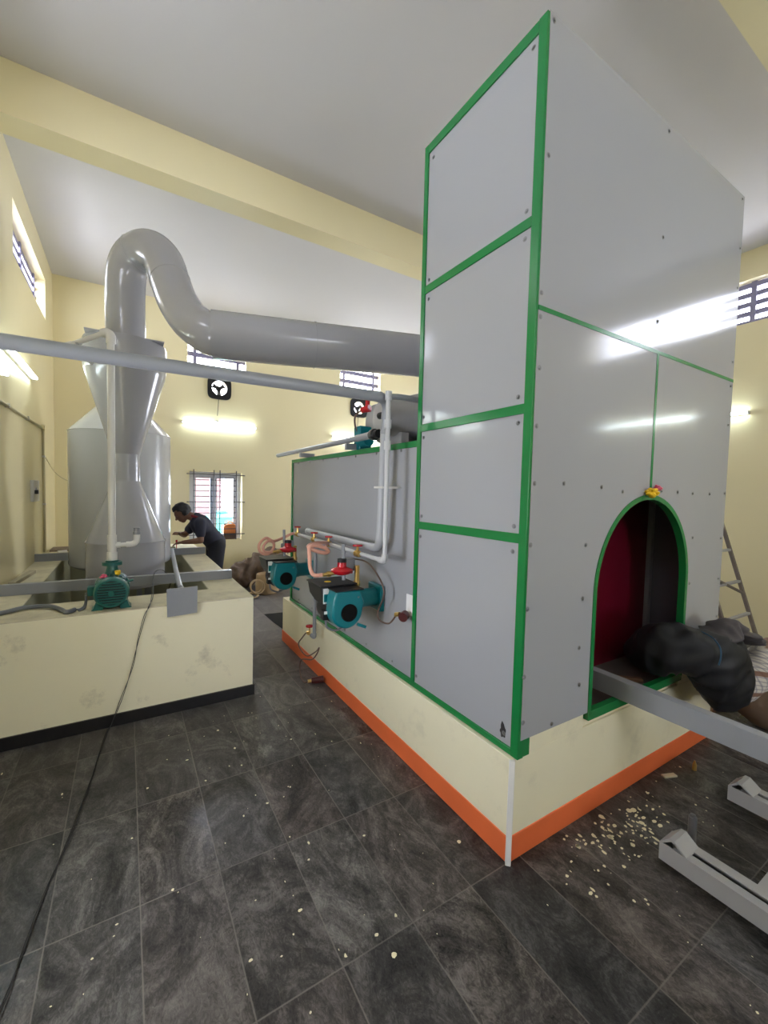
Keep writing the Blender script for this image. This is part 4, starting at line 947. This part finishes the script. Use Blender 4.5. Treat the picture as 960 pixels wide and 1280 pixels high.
for k in range(60): fleck(rnd.uniform(1.5, 3.0), rnd.uniform(0.3, 1.15), abs(rnd.gauss(0, 0.0035))+0.0015)
for k in range(60): fleck(rnd.uniform(0.3, 1.35), rnd.uniform(1.1, 3.3), abs(rnd.gauss(0, 0.003))+0.0015)
for k in range(40): fleck(rnd.uniform(-0.6, 0.9), rnd.uniform(1.2, 3.1), abs(rnd.gauss(0, 0.003))+0.0012)
solo('paint_flecks', g, M['paint_drip'], (2.0, 1.0, 0), 'cream paint flecks spattered over the tiles around the plinth', 'paint spatter', kind='stuff', smooth=0)
solo('wood_chip', G().beam((2.62, 1.13, 0.006), (2.70, 1.10, 0.006), 0.03, 0.01), M['pale_wood'], (2.66, 1.12, 0), 'pale wood chip on the tiles beside the orange plinth band', 'wood chip', bevel=0.003)
solo('cartridge_end', G().lathe((2.86, 1.07, 0), [(0, 0.012), (0.03, 0.011), (0.055, 0.004)], n=10), M['brass'], (2.86, 1.07, 0), 'small golden pointed plug standing on the tiles', 'plug')
solo('floor_patch', G().prism([(1.49, 5.28), (2.2, 5.2), (2.2, 4.45), (1.53, 4.45), (1.50, 4.9)], 2, 0.0, 0.003), M['black_matte'], (1.7, 4.8, 0), 'flat black patch on the floor beyond the end of the plinth', 'sheet', smooth=0)  # thin flat black shape laid on the tiles

# ------------------------------------------------------------------ bundles at the right
def bundle(pts, radii, n=30, amp=0.05, freq=5.0, seed=0.0, flat=(1, 1), m=14, fold=0.0, crease=0.0):
    """Lumpy wrapped shape swept along pts, with round closed ends."""
    S_ = spline(pts, m); g = G(); N = len(S_); ref = Vector((0, 0, 1)); rings = []
    for i, p in enumerate(S_):
        d = (S_[min(i+1, N-1)]-S_[max(i-1, 0)]).normalized()
        u = (ref-d*ref.dot(d)).normalized(); w_ = d.cross(u)
        tt = i/(N-1)*(len(radii)-1); k = min(int(tt), len(radii)-2); ra, rb = [q if isinstance(q, tuple) else (q, q) for q in (radii[k], radii[k+1])]
        rv, rh = ra[0]+(rb[0]-ra[0])*(tt-k), ra[1]+(rb[1]-ra[1])*(tt-k); r = (rv+rh)/2; end = min(1.0, min(i, N-1-i)/5)
        ring = []
        for j in range(n):
            a = 2*PI*j/n; dirv = u*math.cos(a)*flat[0]*rv/r+w_*math.sin(a)*flat[1]*rh/r
            q = p+dirv*r
            nz = mn.fractal(q*freq+Vector((seed, 0, 0)), 0.9, 2.0, 3)
            fd = fold*math.sin(5*a+9*tt+seed)*abs(math.sin(2.2*a+seed))
            cr = (1-2*abs(mn.noise(q*freq*1.9+Vector((0, seed, 3)))))*crease
            ring.append(g.bm.verts.new(p+dirv*(r+(amp*nz+fd*r+cr)*end)))
        rings.append(ring)
    for a, b in zip(rings, rings[1:]):
        for j in range(n): g.bm.faces.new((a[j], a[(j+1) % n], b[(j+1) % n], b[j]))
    for ring, p in ((rings[0], S_[0]), (rings[-1], S_[-1])):
        c = g.bm.verts.new(sum((v.co for v in ring), Vector())/n)
        for j in range(n): g.bm.faces.new((ring[j], ring[(j+1) % n], c))
    return g
t = thing('wrapped_bundle', (2.9, 1.0, 0.45), 'bulky bundle wrapped in black tarpaulin, poking into the arched opening', 'bundle')
part('tarpaulin', bundle([(2.60, 1.36, 0.665), (2.62, 1.25, 0.70), (2.64, 1.13, 0.755), (2.72, 1.02, 0.745), (2.83, 0.985, 0.67), (2.95, 0.975, 0.605), (3.05, 0.99, 0.63), (3.18, 1.05, 0.64), (3.42, 1.10, 0.56), (3.62, 1.13, 0.48)],
     [(0.04, 0.04), (0.12, 0.10), (0.135, 0.11), (0.115, 0.115), (0.175, 0.13), (0.215, 0.12), (0.155, 0.085), (0.09, 0.055), (0.06, 0.05), (0.05, 0.05)], n=72, amp=0.016, freq=3.8, fold=0.06, seed=1, crease=0.015), M['tarp'], t, smooth=75)
part('cover_cloth', bundle([(2.70, 1.05, 0.84), (2.78, 1.01, 0.83), (2.86, 0.985, 0.845), (2.93, 0.975, 0.885), (3.02, 0.965, 0.83), (3.14, 0.99, 0.775), (3.32, 1.03, 0.735), (3.5, 1.08, 0.70)],
     [(0.01, 0.03), (0.02, 0.08), (0.03, 0.10), (0.035, 0.05), (0.03, 0.10), (0.03, 0.12), (0.03, 0.10), (0.015, 0.04)], n=40, amp=0.010, freq=7, seed=3, fold=0.1, crease=0.008), M['grey_cloth'], t, smooth=70, label='dark grey cloth over the top')
part('string', G().tube(spline([(2.70, 1.02, 0.873), (2.68, 0.96, 0.862), (2.655, 0.915, 0.83), (2.635, 0.90, 0.785), (2.63, 0.905, 0.74)], 6), 0.004, 6), M['blue_rope'], t, label='blue tie string')
solo('tan_sack', bundle([(3.58, 1.10, 0.22), (3.66, 1.08, 0.245), (3.82, 1.02, 0.275), (4.12, 0.91, 0.28), (4.4, 0.81, 0.25)], [(0.06, 0.06), (0.18, 0.17), (0.26, 0.23), (0.265, 0.24), (0.12, 0.12)], n=48, amp=0.02, freq=4, seed=5, fold=0.04, crease=0.018), M['tan_sack'], (4.1, 0.95, 0),
     'fat tan woven sack lying on the floor at the right edge beside the furnace', 'sack', smooth=70)
solo('plaid_cloth', bundle([(3.08, 0.99, 0.38), (3.12, 0.97, 0.43), (3.20, 0.94, 0.52), (3.36, 0.91, 0.60), (3.62, 0.88, 0.63), (3.9, 0.82, 0.60), (4.1, 0.76, 0.56)], [(0.02, 0.03), (0.065, 0.06), (0.09, 0.08), (0.085, 0.12), (0.08, 0.15), (0.07, 0.15), (0.03, 0.06)], n=44, amp=0.010, freq=5, seed=8, fold=0.05, crease=0.008), M['plaid'], (3.7, 0.97, 0.4),
     'white checked cloth with brown stripes draped over the tan sack', 'cloth', smooth=70)
solo('timber_piece', G().beam((3.46, 1.30, 0.022), (4.05, 1.36, 0.03), 0.07, 0.04), M['wood'], (3.7, 1.33, 0), 'dark brown timber offcut on the floor under the tan sack', 'timber', bevel=0.004)
solo('wood_splinter', G().beam((2.42, 1.42, 0.5235), (2.60, 1.26, 0.5235), 0.035, 0.02), M['wood'], (2.5, 1.3, 0.51), 'brown wooden slat lying inside the arched furnace opening', 'slat', bevel=0.003)

# ------------------------------------------------------------------ stepladder
t = thing('step_ladder', (4.7, 1.8, 0), 'weathered stepladder standing by the right wall, half hidden by the tower', 'ladder')
LX0, LX1, LY0 = 4.42, 5.0, 1.345
def lp_(x, z): return (x, LY0+0.309*z, z)
for x in (LX0, LX1): part('rail', G().beam(lp_(x, 0), lp_(x, 2.3), 0.035, 0.028, up=(0, 1, 0)), M['bamboo'], t, bevel=0.003)
for z in (0.26, 0.543, 0.83, 1.12, 1.40, 1.70, 2.0): part('rung', G().beam(lp_(LX0+0.015, z), lp_(LX1-0.015, z), 0.03, 0.022), M['rail_grey'], t, bevel=0.002)
def rp_(x, z): return (x, LY0+0.309*2.3*2-0.309*z, z)
for x in (LX0+0.03, LX1-0.03): part('back_leg', G().beam(rp_(x, 0), rp_(x, 2.28), 0.03, 0.024, up=(0, 1, 0)), M['bamboo'], t, bevel=0.003)
for z in (0.45, 1.15): part('back_brace', G().beam(rp_(LX0+0.03, z), rp_(LX1-0.03, z), 0.03, 0.02), M['bamboo'], t, bevel=0.002)
for (a, b) in ((0.92, 0.72), (1.62, 1.52)): part('spreader', G().beam(lp_(LX0, a), lp_(LX1, b), 0.03, 0.018), M['bamboo'], t, bevel=0.002)
part('top_cap', G().beam((LX0-0.03, LY0+0.309*2.3, 2.31), (LX1+0.03, LY0+0.309*2.3, 2.31), 0.12, 0.03), M['bamboo'], t, bevel=0.004)

# ------------------------------------------------------------------ sacks by the back wall
solo('sacking_heap', bundle([(1.30, 6.72, 0.20), (1.55, 6.75, 0.24), (1.80, 6.80, 0.30), (2.05, 6.85, 0.40), (2.25, 6.85, 0.30)], [0.10, 0.17, 0.2, 0.2, 0.1], amp=0.05, freq=4.5, seed=2, fold=0.16, n=48, crease=0.035), M['sack'], (1.75, 6.8, 0),
     'crumpled heap of dark brown sacking on the floor against the back wall', 'sacks', smooth=60)
g = G().lathe((1.84, 6.36, 0), [(0, 0.15), (0.02, 0.175), (0.16, 0.18), (0.30, 0.165), (0.31, 0.155), (0.20, 0.15), (0.19, 0.0)], n=24, caps=False)
bmesh.ops.scale(g.bm, vec=(1.0, 0.8, 1.0), space=Matrix.Translation((-1.84, -6.36, 0)), verts=g.bm.verts)
solo('pale_sack', g, M['sack_pale'], (1.84, 6.36, 0), 'open pale jute sack standing in front of the dark sacking', 'sack')
g = G()
for k, (cx, cy, cz, r, tl) in enumerate(((1.62, 6.16, 0.17, 0.09, 0.2), (1.635, 6.15, 0.16, 0.10, 0.3), (1.57, 6.14, 0.05, 0.07, 1.2), (1.55, 6.16, 0.035, 0.085, 1.4))):
    g.tube([(cx+r*math.cos(a), cy+r*math.sin(a)*math.sin(tl), max(0.014, cz+r*math.sin(a)*math.cos(tl))) for a in [2*PI*i/20 for i in range(21)]], 0.011, 7)
solo('rope_coil', g, M['rope'], (1.6, 6.15, 0), 'loose coil of jute rope in front of the pale sack', 'rope')

# ------------------------------------------------------------------ jerrycan on the window sill
t = thing('jerrycan', (1.45, 7.27, 0.75), 'orange plastic jerrycan with a dark lower part on the window sill', 'jerrycan')
JX0, JX1, JY0, JY1 = 1.355, 1.555, 7.215, 7.325
part('lower_body', G().box(JX0, JX1, JY0, JY1, 0.752, 0.852), M['dark_liquid'], t, bevel=0.015)
g = G().prism([(JX0, 0.848), (JX1, 0.848), (JX1, 0.98), (JX1-0.03, 1.005), (JX0+0.075, 1.005), (JX0+0.03, 0.99), (JX0, 0.96)], 1, JY0, JY1)
part('upper_body', g, M['orange_plastic'], t, bevel=0.014)
part('handle', G().tube(spline([(JX0+0.075, 7.27, 1.0), (JX0+0.085, 7.27, 1.03), (JX0+0.14, 7.27, 1.03), (JX0+0.165, 7.27, 1.0)], 5), 0.011, 8), M['orange_plastic'], t)
part('cap', G().lathe((JX0+0.035, 7.27, 0.985), [(0, 0.022), (0.03, 0.022)], n=14), M['dark_liquid'], t)

# ------------------------------------------------------------------ the man stooping over the pit
def capsule(g, pts, rs, n=14):
    g.tube(pts, rs, n)
    for p, r in zip(pts, rs): g.ball(p, r*0.995, n)
    return g
def skinned(name, g, m, par, voxel, smooth_it=4):
    o = part(name, g, m, par, smooth=0)
    r = o.modifiers.new('remesh', 'REMESH'); r.mode = 'VOXEL'; r.voxel_size = voxel; r.use_smooth_shade = True
    sm = o.modifiers.new('smooth', 'SMOOTH'); sm.factor = 0.5; sm.iterations = smooth_it
    return o
V = Vector
man = thing('person', (1.02, 5.77, 0), 'man in a dark blue shirt stooping over the pit beside the round tank', 'person')
HC = V((0.595, 5.735, 1.275)); HF = V((-0.80, -0.05, -0.60)).normalized(); HS = V((0, 1, 0)); HU = HS.cross(HF).normalized()
if HU.z < 0: HU = -HU
def hp(f_, u_, s_=0.0): return HC + HF*f_ + HU*u_ + HS*s_
neck, chest, waist, pelvis = V((0.715, 5.735, 1.225)), V((0.795, 5.74, 1.135)), V((0.90, 5.755, 0.99)), V((0.985, 5.765, 0.86))
sn, sf = V((0.775, 5.585, 1.155)), V((0.775, 5.895, 1.155))       # near and far shoulder
en, ef = V((0.775, 5.545, 0.945)), V((0.635, 5.905, 0.985))
hn, hf_ = V((0.585, 5.60, 0.925)), V((0.565, 5.80, 1.015))
g = G()
# head: skull, jaw, nose, ears
for f_, u_, r in ((0.0, 0.02, 0.078), (-0.02, 0.025, 0.078), (0.03, 0.015, 0.068), (0.035, -0.045, 0.052), (0.048, -0.075, 0.034), (0.0, -0.035, 0.06)): g.ball(hp(f_, u_), r, 16)
capsule(g, [hp(0.085, 0.01), hp(0.108, -0.022)], [0.010, 0.014]); capsule(g, [hp(0.082, -0.05), hp(0.08, -0.062)], [0.016, 0.014])
capsule(g, [hp(0.078, 0.026, -0.03), hp(0.078, 0.026, 0.03)], [0.014, 0.014])
for s_ in (-1, 1): g.ball(hp(-0.012, -0.01, s_*0.078), 0.024, 10, (1, 0.45, 1))
capsule(g, [hp(-0.02, -0.05), neck], [0.05, 0.055])
capsule(g, [neck, chest, waist, pelvis], [0.055, 0.105, 0.10, 0.11])
for s_, e_, h_ in ((sn, en, hn), (sf, ef, hf_)):
    capsule(g, [chest, s_], [0.08, 0.052]); capsule(g, [s_, e_], [0.047, 0.038]); capsule(g, [e_, e_.lerp(h_, 0.3), h_], [0.038, 0.037, 0.024])
    d = (h_-e_).normalized(); side = V((0, 0, 1)).cross(d).normalized(); dn = side.cross(d)
    pal = h_ + d*0.045
    for o_ in (-0.022, 0.0, 0.022): capsule(g, [h_+d*0.005+side*o_*0.6, pal+side*o_+d*0.02], [0.014, 0.013], 10)
    for k, (o_, L_) in enumerate(((-0.030, 0.055), (-0.010, 0.066), (0.010, 0.062), (0.029, 0.048))):
        b0 = pal+side*o_+d*0.02; b1 = b0+d*L_*0.5-V((0, 0, 0.010)); b2 = b1+d*L_*0.35-V((0, 0, 0.024))
        capsule(g, [b0, b1, b2], [0.0095, 0.0085, 0.0075], 8)
    sg = -1 if side.y*(V((0, 5.735, 0))-h_).y < 0 else 1
    b0 = h_+d*0.012+side*sg*0.022; b1 = b0+side*sg*0.024+d*0.03-V((0, 0, 0.008)); b2 = b1+d*0.028-V((0, 0, 0.012))
    capsule(g, [b0, b1, b2], [0.012, 0.010, 0.008], 8)
for y in (5.675, 5.86):
    capsule(g, [V((0.985, y, 0.85)), V((0.965, y, 0.46)), V((1.035, y, 0.09))], [0.088, 0.058, 0.04])
skinned('body', g, M['skin'], man, 0.008)
g = G()
capsule(g, [neck+V((0.035, 0, -0.02)), chest, waist, pelvis+V((0.0, 0, 0.03))], [0.078, 0.125, 0.122, 0.128], 18)
for s_, e_ in ((sn, en), (sf, ef)):
    capsule(g, [chest, s_], [0.10, 0.068]); m_ = s_.lerp(e_, 0.62); capsule(g, [s_, m_], [0.066, 0.060])
    capsule(g, [chest.lerp(s_, 0.6), waist.lerp(s_, 0.3)], [0.085, 0.08])
capsule(g, [waist+V((0, -0.05, 0)), pelvis+V((0, -0.05, 0.02))], [0.105, 0.105]); capsule(g, [waist+V((0, 0.05, 0)), pelvis+V((0, 0.05, 0.02))], [0.105, 0.105])
skinned('shirt', g, M['shirt'], man, 0.012, 6)
part('collar', G().tube([neck+V((0.03*math.cos(0), 0, 0))+(HS*0.07*math.cos(a)+V((0.3, 0, 0.95)).normalized().cross(HS)*0.07*math.sin(a)) for a in [2*PI*i/20 for i in range(21)]], 0.016, 8), M['collar'], man, label='red shirt collar')
g = G()
capsule(g, [pelvis+V((0, -0.06, 0.0)), pelvis+V((0, 0.06, 0.0))], [0.118, 0.118])
for y in (5.675, 5.86):
    capsule(g, [V((0.985, y, 0.85)), V((0.965, y, 0.46)), V((1.035, y, 0.07))], [0.108, 0.082, 0.066], 16)
skinned('trousers', g, M['trousers'], man, 0.012, 6)
for y in (5.675, 5.86):
    g = G(); capsule(g, [V((1.06, y, 0.042)), V((0.96, y, 0.042)), V((0.89, y, 0.034))], [0.040, 0.042, 0.032], 12)
    skinned('shoe', g, M['black'], man, 0.009)
g = G()
bmesh.ops.create_icosphere(g.bm, subdivisions=4, radius=1.0)
doomed = []
for v in g.bm.verts:
    c = v.co.copy(); nz = mn.fractal(c*3.2, 0.9, 2.0, 4)
    v.co = hp(0, 0) + HF*(c.x*0.099-0.008) + HS*(c.y*0.092) + HU*(c.z*0.104+0.024) + (HF*c.x+HS*c.y+HU*c.z)*nz*0.012
    if c.x > 0.30 and c.z < 0.42 and not (c.x < 0.5 and c.z > 0.2): doomed.append(v)
    elif c.z < -0.62: doomed.append(v)
bmesh.ops.delete(g.bm, geom=doomed, context='VERTS')
h_ = part('hair', g, M['hair'], man, smooth=60)
sd = h_.modifiers.new('solid', 'SOLIDIFY'); sd.thickness = 0.012; sd.offset = 0
for s_ in (-1, 1): part('eye', G().ball(hp(0.076, 0.008, s_*0.031), 0.010, 10), M['white'], man)
for s_ in (-1, 1): part('iris', G().ball(hp(0.083, 0.006, s_*0.031), 0.005, 8), M['black'], man)
solo('screwdriver', G().tube([(0.515, 5.625, 0.90), (0.515, 5.625, 0.80)], 0.004, 8).tube([(0.515, 5.625, 0.955), (0.515, 5.625, 0.90)], 0.011, 10), M['red'], (0.515, 5.625, 0.88), 'small tool held upright in the near hand of the stooping man', 'tool')
